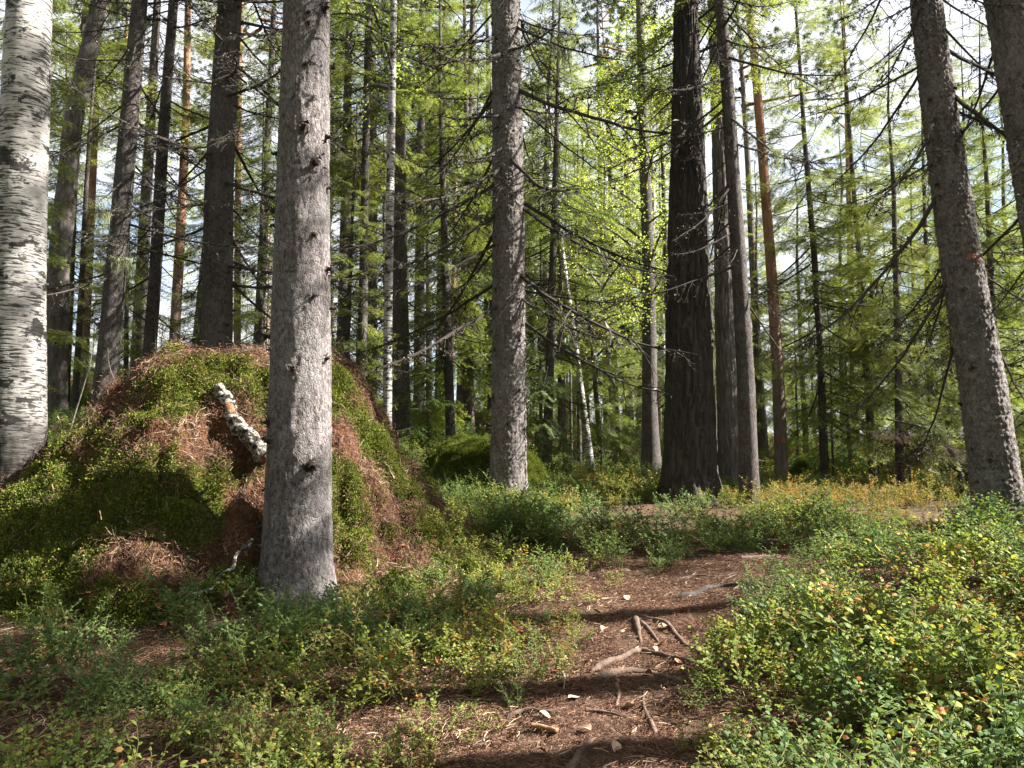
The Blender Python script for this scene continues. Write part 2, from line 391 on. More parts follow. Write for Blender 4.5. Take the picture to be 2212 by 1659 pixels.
def tz0(x, y):
    x = np.asarray(x, float); y = np.asarray(y, float); sh = x.shape
    x, y = x.ravel(), y.ravel(); out = np.empty(x.shape)
    tr = lambda a, b: 0.035 * np.clip(b, -20, 60)
    res = _cp[:, 2] - tr(_cp[:, 0], _cp[:, 1])
    h0 = 0.65 + 0.075 * np.hypot(_cp[:, 0], _cp[:, 1])
    for s in range(0, len(x), 20000):
        a, b = x[s:s + 20000, None], y[s:s + 20000, None]
        d2 = ((a - _cp[None, :, 0]) ** 2 + (b - _cp[None, :, 1]) ** 2) / h0[None] ** 2
        w = np.exp(-0.5 * d2) + 0.02 / (1 + d2) ** 2 + 1e-9
        out[s:s + 20000] = (w * res).sum(1) / w.sum(1) + tr(a[:, 0], b[:, 0])
    return out.reshape(sh)
def tz(x, y):
    x = np.asarray(x, float); y = np.asarray(y, float)
    n = (fbm(x * 1.1, y * 1.1, 0, 3, 5) - 0.5) * 0.10 + (fbm(x * 6, y * 6, 0, 2, 9) - 0.5) * 0.035
    return tz0(x, y) + n
def hit(px, py, fn=None, ymax=60):
    fn = fn or tz
    d = ray(px, py); ts = np.linspace(0.8, ymax, 3000)
    P = np.array([0, 0, CAMZ]) + ts[:, None] * d
    below = np.nonzero(P[:, 2] < fn(P[:, 0], P[:, 1]))[0]
    return P[below[0]] if len(below) else P[-1]
_tn = tz
nG = 230
u = np.linspace(-1, 1, nG); gx = 150 * np.sinh(5.2 * u) / math.sinh(5.2)
v = np.linspace(-0.62, 1, nG + 60); gy = 5 + 190 * np.sinh(5.4 * v) / math.sinh(5.4)
X, Y = np.meshgrid(gx, gy)
Z = tz(X, Y)
def gridtris(r, c):
    i = np.arange(r - 1)[:, None] * c + np.arange(c - 1)[None]
    return np.concatenate([np.stack([i, i + 1, i + c + 1], -1).reshape(-1, 3), np.stack([i, i + c + 1, i + c], -1).reshape(-1, 3)])
o = obj('ground', mesh('ground', np.stack([X, Y, Z], -1).reshape(-1, 3), gridtris(*X.shape), MT['ground'], smooth=True))
tag(o, 'brown needle strewn forest floor rising gently into the trees', 'ground', kind='structure')

# path: a sheet just above the ground, winding from the camera to the right behind the bushes
pc = [(1190, 1790, 210), (1220, 1659, 215), (1335, 1500, 145), (1408, 1400, 132), (1450, 1335, 125), (1495, 1275, 140), (1590, 1225, 125), (1680, 1205, 60)]
pw = [(hit(a, b)[:2], w * pxm(hit(a, b)[1])) for a, b, w in [(a_, b_, w_ * 0.88) for a_, b_, w_ in pc]]
pcx = spline(np.array([[*p, w] for p, w in pw] + [[pw[-1][0][0] + 1.6, pw[-1][0][1] + 0.9, 0.14], [pw[-1][0][0] + 3.2, pw[-1][0][1] + 2.6, 0.10]]), 130)
def path_d(x, y):
    """signed: <0 inside the path, metres from the edge"""
    x = np.asarray(x, float).ravel(); y = np.asarray(y, float).ravel()
    out = np.empty(len(x))
    for s in range(0, len(x), 20000):
        d = np.hypot(x[s:s + 20000, None] - pcx[None, :, 0], y[s:s + 20000, None] - pcx[None, :, 1]) - pcx[None, :, 2]
        out[s:s + 20000] = d.min(1)
    return out
tn = np.gradient(pcx[:, :2], axis=0); tn /= np.linalg.norm(tn, axis=1, keepdims=True)
nr = np.stack([tn[:, 1], -tn[:, 0]], 1)
ss = np.linspace(-1, 1, 41)
wob = lambda sgn: 1 + 0.35 * (fbm(np.arange(130) * 0.16, np.full(130, 3.0 * sgn), 0, 3, 21) - 0.5)
Wd = np.where(ss[None] < 0, wob(-1)[:, None], wob(1)[:, None])
PX = pcx[:, None, 0] + nr[:, None, 0] * ss[None] * pcx[:, None, 2] * Wd
PY = pcx[:, None, 1] + nr[:, None, 1] * ss[None] * pcx[:, None, 2] * Wd
PZ = tz(PX, PY) + 0.012 - 0.03 * np.abs(ss[None]) ** 6 + 0.02 * (fbm(PX * 16, PY * 16, 0, 3, 31) - 0.5)
o = obj('path', mesh('path', np.stack([PX, PY, PZ], -1).reshape(-1, 3), gridtris(130, 41), MT['path'], smooth=True))
tag(o, 'trodden reddish brown footpath of needles and roots', 'path', kind='structure')

# ------------------------------------------------------------------ mound
MC = np.array([-2.45, 7.6]); MH = 1.72
def m_R(phi):
    ks = np.radians([-180, -135, -100, -66, -30, 0, 45, 90, 135, 180])
    rs = [2.1, 2.3, 2.4, 2.3, 2.2, 2.05, 2.0, 1.9, 1.95, 2.1]
    return np.interp(phi, ks, rs)
def m_h(x, y, detail=True):
    x = np.asarray(x, float); y = np.asarray(y, float)
    dx, dy = x - MC[0], y - MC[1]; r = np.hypot(dx, dy); phi = np.arctan2(dy, dx)
    t = r / m_R(phi)
    t = t * (1 + 0.16 * (fbm(x * 0.9, y * 0.9, 0, 3, 41) - 0.5))
    h = np.interp(t, [0, .25, .38, .46, .55, .65, .78, .91, 1.0, 1.42], [1, .99, .97, .92, .75, .55, .29, .10, .0, -.2])
    sm_ = np.clip((t - 0.45) / 0.55, 0, 1); sm_ = sm_ * sm_ * (3 - 2 * sm_)
    z = 0.42 * (1 - sm_) + (tz0(x, y) + 0.02) * sm_ + MH * h
    z = z + 0.34 * np.exp(-((x + 3.5) / 0.95) ** 2 - ((y - 5.75) / 0.75) ** 2) + 0.16 * np.exp(-((x + 2.5) / 0.5) ** 2 - ((y - 5.35) / 0.4) ** 2)
    if detail:
        z = z + 0.24 * (fbm(x * 2.2, y * 2.2, 0, 3, 43) - 0.5) + 0.10 * (fbm(x * 9, y * 9, 0, 3, 45) - 0.5) + 0.16 * (np.abs(fbm(x * 3.6, y * 3.6, 0, 3, 49) - 0.5) * 2 - 0.25)
        # cushions split by creases on the mossy skirt
        f1, f2, _ = worley(x * 2.5 + 0.7 * vnoise(x * 3, y * 3, 0, 2), y * 2.9 + 0.6 * vnoise(x * 3, y * 3, 5, 4), 1e6, 47)
        z = z + 0.13 * (np.clip((f2 - f1) * 3.0, 0, 1) - 0.6) * np.clip((t - 0.25) * 2.5, 0, 1)
        f1, f2, _ = worley(x * 7.5, y * 8.5, 1e6, 48)
        z = z + 0.035 * np.clip((f2 - f1) * 2.4, 0, 1)
    return z
def m_top(x, y): return np.maximum(m_h(x, y), tz(x, y))
def moss_mask(x, y):
    dx, dy = np.asarray(x) - MC[0], np.asarray(y) - MC[1]; r = np.hypot(dx, dy); phi = np.degrees(np.arctan2(dy, dx)); t = r / m_R(np.radians(phi))
    n = fbm(x * 2.3, y * 2.3, np.asarray(m_h(x, y, False)) * 2.3, 4, 61) - 0.5
    m = -0.06 + n * 2.8
    m = m + np.where(t < 0.34, -0.6, 0.0)                                      # needle cap
    m = m - 0.3 * np.exp(-((phi - 0) / 22.0) ** 2) * (t < 0.75)
    m = m + 0.8 * np.exp(-((phi + 128) / 36.0) ** 2) * np.clip((t - 0.66) * 5, 0, 1)  # mossy toe
    m = m + 0.40 * np.exp(-((phi + 35) / 28.0) ** 2) * np.exp(-((t - 0.55) / 0.2) ** 2)
    m = m + 0.4 * np.exp(-((phi + 95) / 20.0) ** 2) * np.exp(-((t - 0.42) / 0.12) ** 2)
    return np.clip(m * 5 + 0.5, 0, 1)
nph, nrr = 360, 150
ph = np.linspace(-math.pi, math.pi, nph, endpoint=False); rr = (np.linspace(0.004, 1, nrr) ** 0.85) * 1.42
PH, RR = np.meshgrid(ph, rr)
mx = MC[0] + np.cos(PH) * RR * m_R(PH); my = MC[1] + np.sin(PH) * RR * m_R(PH)
mz = m_h(mx, my)
mc = moss_mask(mx, my)
mound_me = mesh('mound', np.stack([mx, my, mz], -1).reshape(-1, 3), ringfaces(nrr, nph), MT['mound'], C=np.repeat(mc.reshape(-1, 1), 3, 1), smooth=True)
mound = tag(obj('mound', mound_me), 'tall dome shaped mound clad in green moss and reddish brown needles', 'mound')

# mossy boulder behind the middle spruce
def boulder(name, px0, px1, pyt, pyb, D, seed, label, mats):
    a, b, top = at(px0, pyb, D), at(px1, pyb, D), at((px0 + px1) / 2, pyt, D)
    hw, hh = (b[0] - a[0]) / 2, top[2] - a[2]
    th = np.linspace(0, 2 * math.pi, 90, endpoint=False); el = np.linspace(-0.35, math.pi / 2, 46)
    TH, EL = np.meshgrid(th, el)
    ca = np.cos(EL); sa = np.sin(EL)
    k = 1 + 0.34 * (fbm(np.cos(TH) * ca * 1.6 + 5, np.sin(TH) * ca * 1.6, sa * 1.6, 3, seed) - 0.5)
    k = k + 0.12 * (fbm(np.cos(TH) * ca * 5, np.sin(TH) * ca * 9, sa * 9, 3, seed + 3) - 0.5)
    V = np.stack([np.cos(TH) * ca * hw * k, np.sin(TH) * ca * hw * 0.9 * k, sa * hh * k], -1).reshape(-1, 3)
    me = mesh(name, V, ringfaces(46, 90), mats, C=np.ones((len(V), 3)), smooth=True)
    c = (a + b) / 2
    o = obj(name, me, loc=(c[0], D, c[2]))
    return tag(o, label, 'boulder'), c, hw, hh
boul, bc, bhw, bhh = boulder('mossy_boulder', 908, 1190, 938, 1062, 12.5, 71, 'low boulder blanketed in yellow green moss behind the middle spruce', MT['mound'])
stump, sc_, shw, shh = boulder('mossy_stump', 1706, 1757, 1008, 1050, 16.5, 75, 'small dark mossy stump beside the orange barked pine', MT['mound'])
stump['category'] = 'stump'

# ------------------------------------------------------------------ trunks
def bark_disp(kind, TH, ZZ, R):
    """radial relief in metres"""
    cx, cy = np.cos(TH), np.sin(TH)
    if kind == 'spruce':
        n = max(8, int(2 * math.pi * R.mean() / 0.035))
        f1, f2, c = worley(TH / (2 * math.pi) * n + 0.5 * vnoise(cx * 3, cy * 3, ZZ * 9, 2), ZZ / 0.055, n, 3)
        return 0.0035 * np.clip((f2 - f1) * 2.5, 0, 1) * vnoise(cx * 3, cy * 3, ZZ * 3, 6) + 0.003 * c + 0.014 * (fbm(cx * 7, cy * 7, ZZ * 11, 5, 8) - 0.5)
    if kind == 'spruce_scaly':
        n = max(8, int(2 * math.pi * R.mean() / 0.045))
        f1, f2, c = worley(TH / (2 * math.pi) * n + 0.5 * vnoise(cx * 3, cy * 3, ZZ * 7, 2), ZZ / 0.06, n, 3)
        return 0.014 * np.clip((f2 - f1) * 3, 0, 1) + 0.012 * c + 0.008 * (fbm(cx * 4, cy * 4, ZZ * 12, 4, 8) - 0.5)
    if kind in ('pine_dark', 'pine_grey'):
        big = 1.0 if kind == 'pine_dark' else 0.55
        w_ = 0.35 * vnoise(cx * 3, cy * 3, ZZ * 2.5, 2)
        rg = 1 - np.abs(2 * fbm((cx + w_) * 5.5, (cy + w_) * 5.5, ZZ * 1.5, 3, 8) - 1) * 2.4
        return big * (-0.05 * np.clip(rg, 0, 1) ** 2 + 0.03 * (fbm(cx * 9, cy * 9, ZZ * 7, 3, 18) - 0.5))
    if kind == 'birch':
        low = np.clip(1.3 - ZZ, 0, 1)
        return 0.006 * (fbm(cx * 4, cy * 4, ZZ * 40, 3, 8) - 0.5) + 0.05 * low * (fbm(cx * 4, cy * 4, ZZ * 5, 3, 5) - 0.4)
    return 0.006 * (fbm(cx * 4, cy * 4, ZZ * 12, 3, 8) - 0.5)
def axis_of(pts, D, H):
    """centre line from traced pixels, run down into the ground and up to the full height; relative to the base"""
    P = np.array([at(a, b, D) for a, b, w in pts]); W = np.array([w for a, b, w in pts]) * pxm(D) / 2
    zb = float(tz(P[0, 0], D)); 
    if P[0, 2] > zb:                                                            # extend down to the ground
        s = (P[0] - P[1]) / abs(P[0, 2] - P[1, 2]); q = P[0] + s * (P[0, 2] - zb)
        P = np.concatenate([[q], P]); W = np.concatenate([[W[0] * 1.04], W])
    base = np.array([np.interp(zb, P[:, 2], P[:, 0]) if P[0, 2] < zb else P[0, 0], D, zb])
    s = (P[-1] - P[-3]) / (P[-1, 2] - P[-3, 2])
    zt = zb + H
    ext = np.array([P[-1] + s * k * (zt - P[-1, 2]) for k in (0.33, 0.66, 1.0)]) if zt > P[-1, 2] + 0.5 else np.zeros((0, 3))
    P2 = np.concatenate([P, ext]); W2 = np.concatenate([W, W[-1] * np.array([0.72, 0.4, 0.06])[:len(ext)]])
    dn = np.array([[base[0], D, zb - 0.35]]); keep = P2[:, 2] > zb + 0.02
    P2 = np.concatenate([dn, [base], P2[keep]]); W2 = np.concatenate([[W2[0]], [W2[0]], W2[keep]])
    return P2 - base, W2, base, s
def trunk_mesh(name, A, W, mat, kind, nth, dz_near, z_near, flare=0.35):
    z = np.concatenate([np.arange(-0.35, z_near, dz_near), np.linspace(z_near, A[-1, 2], 30)])
    px_ = np.interp(z, A[:, 2], A[:, 0]); py_ = np.interp(z, A[:, 2], A[:, 1]); r = np.interp(z, A[:, 2], W)
    k = max(3, int(0.5 / dz_near) | 1); ker = np.ones(k) / k
    sm = lambda q: np.convolve(np.pad(q, k // 2, mode='edge'), ker, 'valid')
    n1 = int(np.sum(z < z_near)); px_[:n1] = sm(px_[:n1]); r[:n1] = sm(r[:n1])
    th = np.linspace(0, 2 * math.pi, nth, endpoint=False)
    TH, ZZ = np.meshgrid(th, z); R = r[:, None] * np.ones_like(TH)
    fl = flare * np.exp(-np.clip(ZZ, 0, 9) / 0.16)
    R = R * (1 + fl * (0.55 + 0.9 * vnoise(np.cos(TH) * 1.8 + 3, np.sin(TH) * 1.8, 0, 15)) + 0.05 * (fbm(np.cos(TH), np.sin(TH), ZZ * 0.8, 2, 19) - 0.5))
    R = R + bark_disp(kind, TH, ZZ, r) * np.clip(R / 0.12, 0, 1)
    V = np.stack([px_[:, None] + R * np.cos(TH), py_[:, None] + R * np.sin(TH), ZZ], -1).reshape(-1, 3)
    return mesh(name, V, ringfaces(len(z), nth), mat, smooth=True)

# ------------------------------------------------------------------ branches and crowns (shared meshes)
TW = (0.05, 0.042, 0.036)
def dead_branch(L, seed, twigs=22, lich=0.5):
    r = np.random.default_rng(seed); g = Geo()
    t = np.linspace(0, 1, 12); wob = np.cumsum(r.normal(0, 0.03, 12)) * L * 0.3
    P = np.stack([L * t * 0.97, wob * t, -L * (0.28 * t - 0.16 * t ** 2.4) + np.cumsum(r.normal(0, 0.01, 12)) * L * 0.3], -1)
    g.add(*tube(P, 0.0085 * L * (1 - t) ** 0.8 + 0.0035, 5), 0, TW)
    fl = []
    for i in range(twigs):
        s = 0.1 + 0.88 * (i + r.random()) / twigs; p = np.array([np.interp(s, t, P[:, k]) for k in range(3)])
        side = 1 if i % 2 else -1; l = L * r.uniform(0.12, 0.34) * (1.1 - s * 0.75)
        a = math.radians(r.uniform(35, 75)) * side
        d = np.array([math.cos(a), math.sin(a), r.uniform(-0.55, 0.25)]); tt = np.linspace(0, 1, 6)[:, None]
        Q = p + d * l * tt + np.array([0, 0, -0.25 * l]) * tt ** 2 + r.normal(0, 0.012 * l * 3, (6, 3)) * tt
        g.add(*tube(Q, 0.0042 * (1 - tt[:, 0]) + 0.0022, 3, False), 0, TW); fl.append(Q)
        for j in range(r.integers(2, 6)):
            q = Q[r.integers(1, 5)]; dd = d + r.normal(0, 0.7, 3); dd /= np.linalg.norm(dd); l2 = l * r.uniform(0.2, 0.55)
            Q2 = q + dd * l2 * np.linspace(0, 1, 3)[:, None] + np.array([[0, 0, 0], [0, 0, -0.02], [0, 0, -0.07]]) * l2
            g.add(*tube(Q2, [0.0026, 0.0022, 0.0015], 3, False), 0, TW); fl.append(Q2)
    fl.append(P)
    Q = np.concatenate(fl); n = int(520 * lich * L / 2)
    c = Q[r.integers(0, len(Q), n)] + r.normal(0, 0.012, (n, 3)); sz = r.uniform(0.006, 0.016, (n, 1, 1))
    V = c[:, None] + r.normal(0, 1, (n, 3, 3)) * sz
    cc = np.where(r.random((n, 1)) < 0.8, np.array([[0.04, 0.04, 0.033]]), np.array([[0.15, 0.16, 0.125]]))
    g.add(V.reshape(-1, 3), np.arange(n * 3).reshape(-1, 3), 0, np.repeat(cc, 3, 0))
    return g.bake()
def needles_on(segs, r, step=0.034, ln=0.042, wd=0.0095, c0=(0.04, 0.075, 0.02), c1=(0.11, 0.17, 0.04)):
    """segs: (n,2,3) twig segments -> needle triangles in a flat-ish spray"""
    segs = np.asarray(segs); d = segs[:, 1] - segs[:, 0]; L = np.linalg.norm(d, axis=1); k = np.maximum(2, (L / step).astype(int))
    idx = np.repeat(np.arange(len(segs)), k); n = len(idx)
    f = (np.arange(n) - np.repeat(np.cumsum(k) - k, k) + r.random(n)) / k[idx]
    p = segs[idx, 0] + d[idx] * f[:, None]; t = d[idx] / L[idx][:, None]
    up = np.array([0, 0, 1.0]); s = np.cross(t, up); s /= np.linalg.norm(s, axis=1, keepdims=True) + 1e-6
    w = np.cross(s, t)
    V = []
    for sgn in (-1, 1):
        a = r.uniform(-0.5, 0.8, n)[:, None]
        nd = t * 0.75 + sgn * s * np.cos(a) + w * np.sin(a) * 0.8; nd /= np.linalg.norm(nd, axis=1, keepdims=True)
        l = ln * r.uniform(0.7, 1.2, n)[:, None]
        sw = np.cross(nd, w + 0.3 * s); sw /= np.linalg.norm(sw, axis=1, keepdims=True) + 1e-6
        V.append(np.stack([p - sw * wd / 2, p + sw * wd / 2, p + nd * l], 1))
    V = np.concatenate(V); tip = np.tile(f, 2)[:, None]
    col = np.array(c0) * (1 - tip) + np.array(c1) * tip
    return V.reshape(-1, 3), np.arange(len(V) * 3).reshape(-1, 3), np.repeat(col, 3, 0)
def live_branch(L, seed, step=0.034, ln=0.042, wd=0.0095, dens=13, droop=0.25, c0=(0.04, 0.075, 0.02), c1=(0.11, 0.17, 0.04), bare=0.25):
    r = np.random.default_rng(seed); g = Geo(); t = np.linspace(0, 1, 9)
    P = np.stack([L * t, np.cumsum(r.normal(0, 0.02, 9)) * L * 0.2, -L * (droop * 1.3 * t - droop * 0.75 * t ** 2.2)], -1)
    g.add(*tube(P, 0.008 * L * (1 - t) + 0.003, 4, False), 0, TW)
    S = []; n = int(dens * L) + 4
    for i in range(n):
        s = bare + (0.99 - bare) * (i + r.random()) / n; p = np.array([np.interp(s, t, P[:, k]) for k in range(3)])
        side = 1 if i % 2 else -1; l = (L * 0.36 * (1 - s) ** 0.75 + 0.10) * r.uniform(0.7, 1.15)
        a = math.radians(r.uniform(38, 65)) * side
        d = np.array([math.cos(a), math.sin(a), r.uniform(-0.45, -0.02)])
        q1 = p + d * l * 0.55; q2 = q1 + (d + np.array([0, 0, -0.28])) * l * 0.5
        S += [(p, q1), (q1, q2)]
        for j in range(int(l * 13)):
            f = r.uniform(0.15, 0.95); b = p + (q2 - p) * f; sd = 1 if j % 2 else -1
            e = math.radians(50) * sd; dd = np.array([d[0] * math.cos(e) - d[1] * math.sin(e), d[0] * math.sin(e) + d[1] * math.cos(e), d[2] - r.uniform(0.0, 0.55)])
            S.append((b, b + dd * l * r.uniform(0.2, 0.42)))
    S.append((P[5], P[7])); S.append((P[7], P[8]))
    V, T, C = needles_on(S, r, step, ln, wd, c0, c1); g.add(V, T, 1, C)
    return g.bake()
def spruce_crown(H, z0, Lmax, seed, nb=None, shape=0.8, dens=1.0, droop=0.28, dying=0.0, branches=None):
    r = np.random.default_rng(seed); g = Geo()
    z = z0
    while z < H - 0.15:
        f = (H - z) / (H - z0); L = Lmax * min(1.0, 1.25 * f ** shape) * r.uniform(0.72, 1.1)
        L = max(L, 0.18); bl = branches[r.integers(0, len(branches))]
        g.merge(bl[1], M4((0, 0, z), (r.normal(0, 0.12), math.radians(14) * (0.9 - 1.7 * (1 - f)) + r.normal(0, 0.12), r.uniform(0, 6.283)), L / bl[0]), r.uniform(0.75, 1.2))
        z += (0.11 + 0.02 * H / 10) / dens * r.uniform(0.6, 1.4)
    return g
TWM = [MT['twig'], MT['needle']]
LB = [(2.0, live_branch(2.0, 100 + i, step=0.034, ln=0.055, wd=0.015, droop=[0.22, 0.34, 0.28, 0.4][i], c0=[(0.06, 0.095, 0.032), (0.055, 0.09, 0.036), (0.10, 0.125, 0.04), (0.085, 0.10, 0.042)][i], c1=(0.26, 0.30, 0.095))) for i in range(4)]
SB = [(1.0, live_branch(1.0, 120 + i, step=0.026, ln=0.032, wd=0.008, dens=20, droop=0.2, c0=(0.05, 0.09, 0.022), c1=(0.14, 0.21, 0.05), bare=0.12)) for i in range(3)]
DBG = [dead_branch(L, 140 + i, tw, li) for i, (L, tw, li) in enumerate([(2.2, 24, 0.8), (1.8, 20, 0.5), (2.6, 26, 0.9), (1.4, 16, 0.4), (2.0, 22, 1.0), (2.8, 28, 0.7)])]
DBM = [gmesh('dead_branch', g, [MT['twig']]) for g in DBG]
DBL = [2.2, 1.8, 2.6, 1.4, 2.0, 2.8]
LBM = [gmesh('green_branch', g, TWM) for _, g in LB]
CROWN = dict(
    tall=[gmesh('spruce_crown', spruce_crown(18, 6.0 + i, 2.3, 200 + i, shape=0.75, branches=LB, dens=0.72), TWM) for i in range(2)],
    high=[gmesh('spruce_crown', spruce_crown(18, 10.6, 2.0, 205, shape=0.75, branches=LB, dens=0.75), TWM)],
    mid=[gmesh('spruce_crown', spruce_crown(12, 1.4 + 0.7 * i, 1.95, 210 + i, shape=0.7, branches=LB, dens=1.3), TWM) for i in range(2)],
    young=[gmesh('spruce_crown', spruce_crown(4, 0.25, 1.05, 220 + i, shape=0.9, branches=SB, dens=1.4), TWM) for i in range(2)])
def dead_zone(z0, z1, n, Ls, seed):
    r = np.random.default_rng(seed); g = Geo()
    for i in range(n):
        k = r.integers(0, 6); L = Ls * r.uniform(0.5, 1.1)
        g.merge(DBG[k], M4((0, 0, z0 + (z1 - z0) * (i + r.random()) / n), (0, r.normal(0.08, 0.16), r.uniform(0, 6.283)), L / DBL[k]), 1.0)
    return g
DEAD = [gmesh('dry_branches', dead_zone(1.2, 9.0, 70, 1.7, 230), [MT['twig']]), gmesh('dry_branches', dead_zone(1.8, 10.0, 64, 1.5, 231), [MT['twig']])]

def leaf_tris(c, sz, r, up=0.5):
    n = len(c)
    nrm = r.normal(0, 1, (n, 3)); nrm[:, 2] = np.abs(nrm[:, 2]) + up; nrm /= np.linalg.norm(nrm, axis=1, keepdims=True)
    a = np.cross(nrm, r.normal(0, 1, (n, 3))); a /= np.linalg.norm(a, axis=1, keepdims=True); b = np.cross(nrm, a)
    s = sz * r.uniform(0.7, 1.25, (n, 1))
    V = np.stack([c - a * s * 0.5, c + b * s * 0.36 - nrm * s * 0.05, c + a * s * 0.55, c - b * s * 0.36 - nrm * s * 0.05], 1)
    i = np.arange(n)[:, None] * 4
    return V.reshape(-1, 3), np.concatenate([i + [[0, 1, 2]], i + [[0, 2, 3]]])
def leafy_crown(H, z0, rad, n_l, seed, sz=0.055, c0=(0.18, 0.25, 0.06), c1=(0.33, 0.38, 0.11)):
    r = np.random.default_rng(seed); g = Geo(); ends = []
    for i in range(34):
        z = z0 + (H - z0) * (i / 34) ** 0.9; a = r.uniform(0, 6.283); L = rad * r.uniform(0.6, 1.1) * (1.05 - 0.75 * (z - z0) / (H - z0))
        t = np.linspace(0, 1, 7)[:, None]; d = np.array([math.cos(a), math.sin(a), r.uniform(0.4, 0.9)])
        P = np.array([0, 0, z]) + d * L * t + np.array([0, 0, -0.35 * L]) * t ** 2 + np.cumsum(r.normal(0, 0.04, (7, 3)), 0) * t
        g.add(*tube(P, 0.018 * L * (1 - t[:, 0]) + 0.004, 4, False), 0, (0.10, 0.09, 0.08))
        for j in range(7):
            q = P[r.integers(2, 7)]; dd = r.normal(0, 1, 3); dd[2] *= 0.6; dd /= np.linalg.norm(dd); l2 = L * r.uniform(0.2, 0.45)
            Q = q + dd * l2 * t + np.array([0, 0, -0.4 * l2]) * t ** 2
            g.add(*tube(Q, 0.005 * (1 - t[:, 0]) + 0.002, 3, False), 0, (0.09, 0.08, 0.07)); ends.append(Q)
    E = np.concatenate(ends); c = E[r.integers(0, len(E), n_l)] + r.normal(0, 0.12, (n_l, 3))
    V, T = leaf_tris(c, sz, r); k = r.random((n_l, 1)); C = np.array(c0) * (1 - k) + np.array(c1) * k
    g.add(V, T, 1, np.repeat(C, 4, 0))
    return g
LFM = [MT['twig'], MT['leaf']]
LEAFY = [gmesh('leaf_crown', leafy_crown(14, 3.2, 2.3, 10000, 240, 0.05), LFM), gmesh('leaf_crown', leafy_crown(9, 2.6, 1.6, 6000, 241, 0.042), LFM)]
LEAFY_HIGH = gmesh('leaf_crown', leafy_crown(14, 6.5, 2.2, 6500, 242), LFM)
def pine_crown(seed):
    r = np.random.default_rng(seed); g = Geo()
    for i in range(26):
        z = 11.5 + 8 * (i / 26); a = r.uniform(0, 6.283); L = 2.6 * r.uniform(0.5, 1.1) * (1.1 - 0.7 * i / 26)
        t = np.linspace(0, 1, 6)[:, None]; d = np.array([math.cos(a), math.sin(a), r.uniform(-0.1, 0.5)])
        P = np.array([0, 0, z]) + d * L * t + np.cumsum(r.normal(0, 0.06, (6, 3)), 0) * t
        g.add(*tube(P, 0.02 * L * (1 - t[:, 0]) + 0.006, 4, False), 0, (0.2, 0.1, 0.05))
        for j in range(9):
            q = P[r.integers(2, 6)] + r.normal(0, 0.25, 3); n = 90
            dd = r.normal(0, 1, (n, 3)); dd[:, 2] += 0.5; dd /= np.linalg.norm(dd, axis=1, keepdims=True)
            b = q + dd * 0.03; e = q + dd * r.uniform(0.1, 0.2, (n, 1)); s = np.cross(dd, r.normal(0, 1, (n, 3))); s /= np.linalg.norm(s, axis=1, keepdims=True)
            g.add(np.stack([b - s * 0.008, b + s * 0.008, e], 1).reshape(-1, 3), np.arange(n * 3).reshape(-1, 3), 1, (0.05, 0.085, 0.035))
    return g
PINE = [gmesh('pine_crown', pine_crown(250), [MT['twig'], MT['pneedle']]), gmesh('pine_crown', pine_crown(251), [MT['twig'], MT['pneedle']])]
def beard(seed, L=0.35, n=70):
    r = np.random.default_rng(seed); g = Geo()
    for i in range(n):
        x = r.normal(0, 0.05); l = L * r.uniform(0.25, 1.0); k = 5; t = np.linspace(0, 1, k)
        P = np.stack([x + np.cumsum(r.normal(0, 0.008, k)), r.normal(0, 0.02) + np.cumsum(r.normal(0, 0.008, k)), -l * t], -1)
        w = 0.0035 * (1.1 - t)[:, None]; s = np.array([[math.cos(i), math.sin(i), 0]])
        V = np.concatenate([P - s * w, P + s * w]); j = np.arange(k - 1)
        g.add(V, np.concatenate([np.stack([j, j + 1, j + k + 1], -1), np.stack([j, j + k + 1, j + k], -1)]), 0, (0.27, 0.30, 0.17))
    return g
BEARD = [gmesh('beard_lichen', beard(260 + i, [0.35, 0.5, 0.28][i]), [MT['lichen']]) for i in range(3)]
def stub_geo(seed):
    r = np.random.default_rng(seed); t = np.linspace(0, 1, 4)[:, None]
    P = np.array([0, 0, 0]) + np.array([1, 0, 0.1]) * 0.055 * t + r.normal(0, 0.004, (4, 3)) * t
    g = Geo(); g.add(*tube(P - np.array([0.02, 0, 0]), [0.026, 0.018, 0.011, 0.006], 6), 0, (0.045, 0.035, 0.03)); n = 26
    c = r.normal(0, 0.016, (n, 1, 3)) + np.array([0.012, 0, 0]); V = c + r.normal(0, 0.009, (n, 3, 3))
    g.add(V.reshape(-1, 3), np.arange(3 * n).reshape(-1, 3), 0, (0.05, 0.04, 0.034)); return g
STUB = [gmesh('branch_stub', stub_geo(270 + i), [MT['twig']]) for i in range(3)]

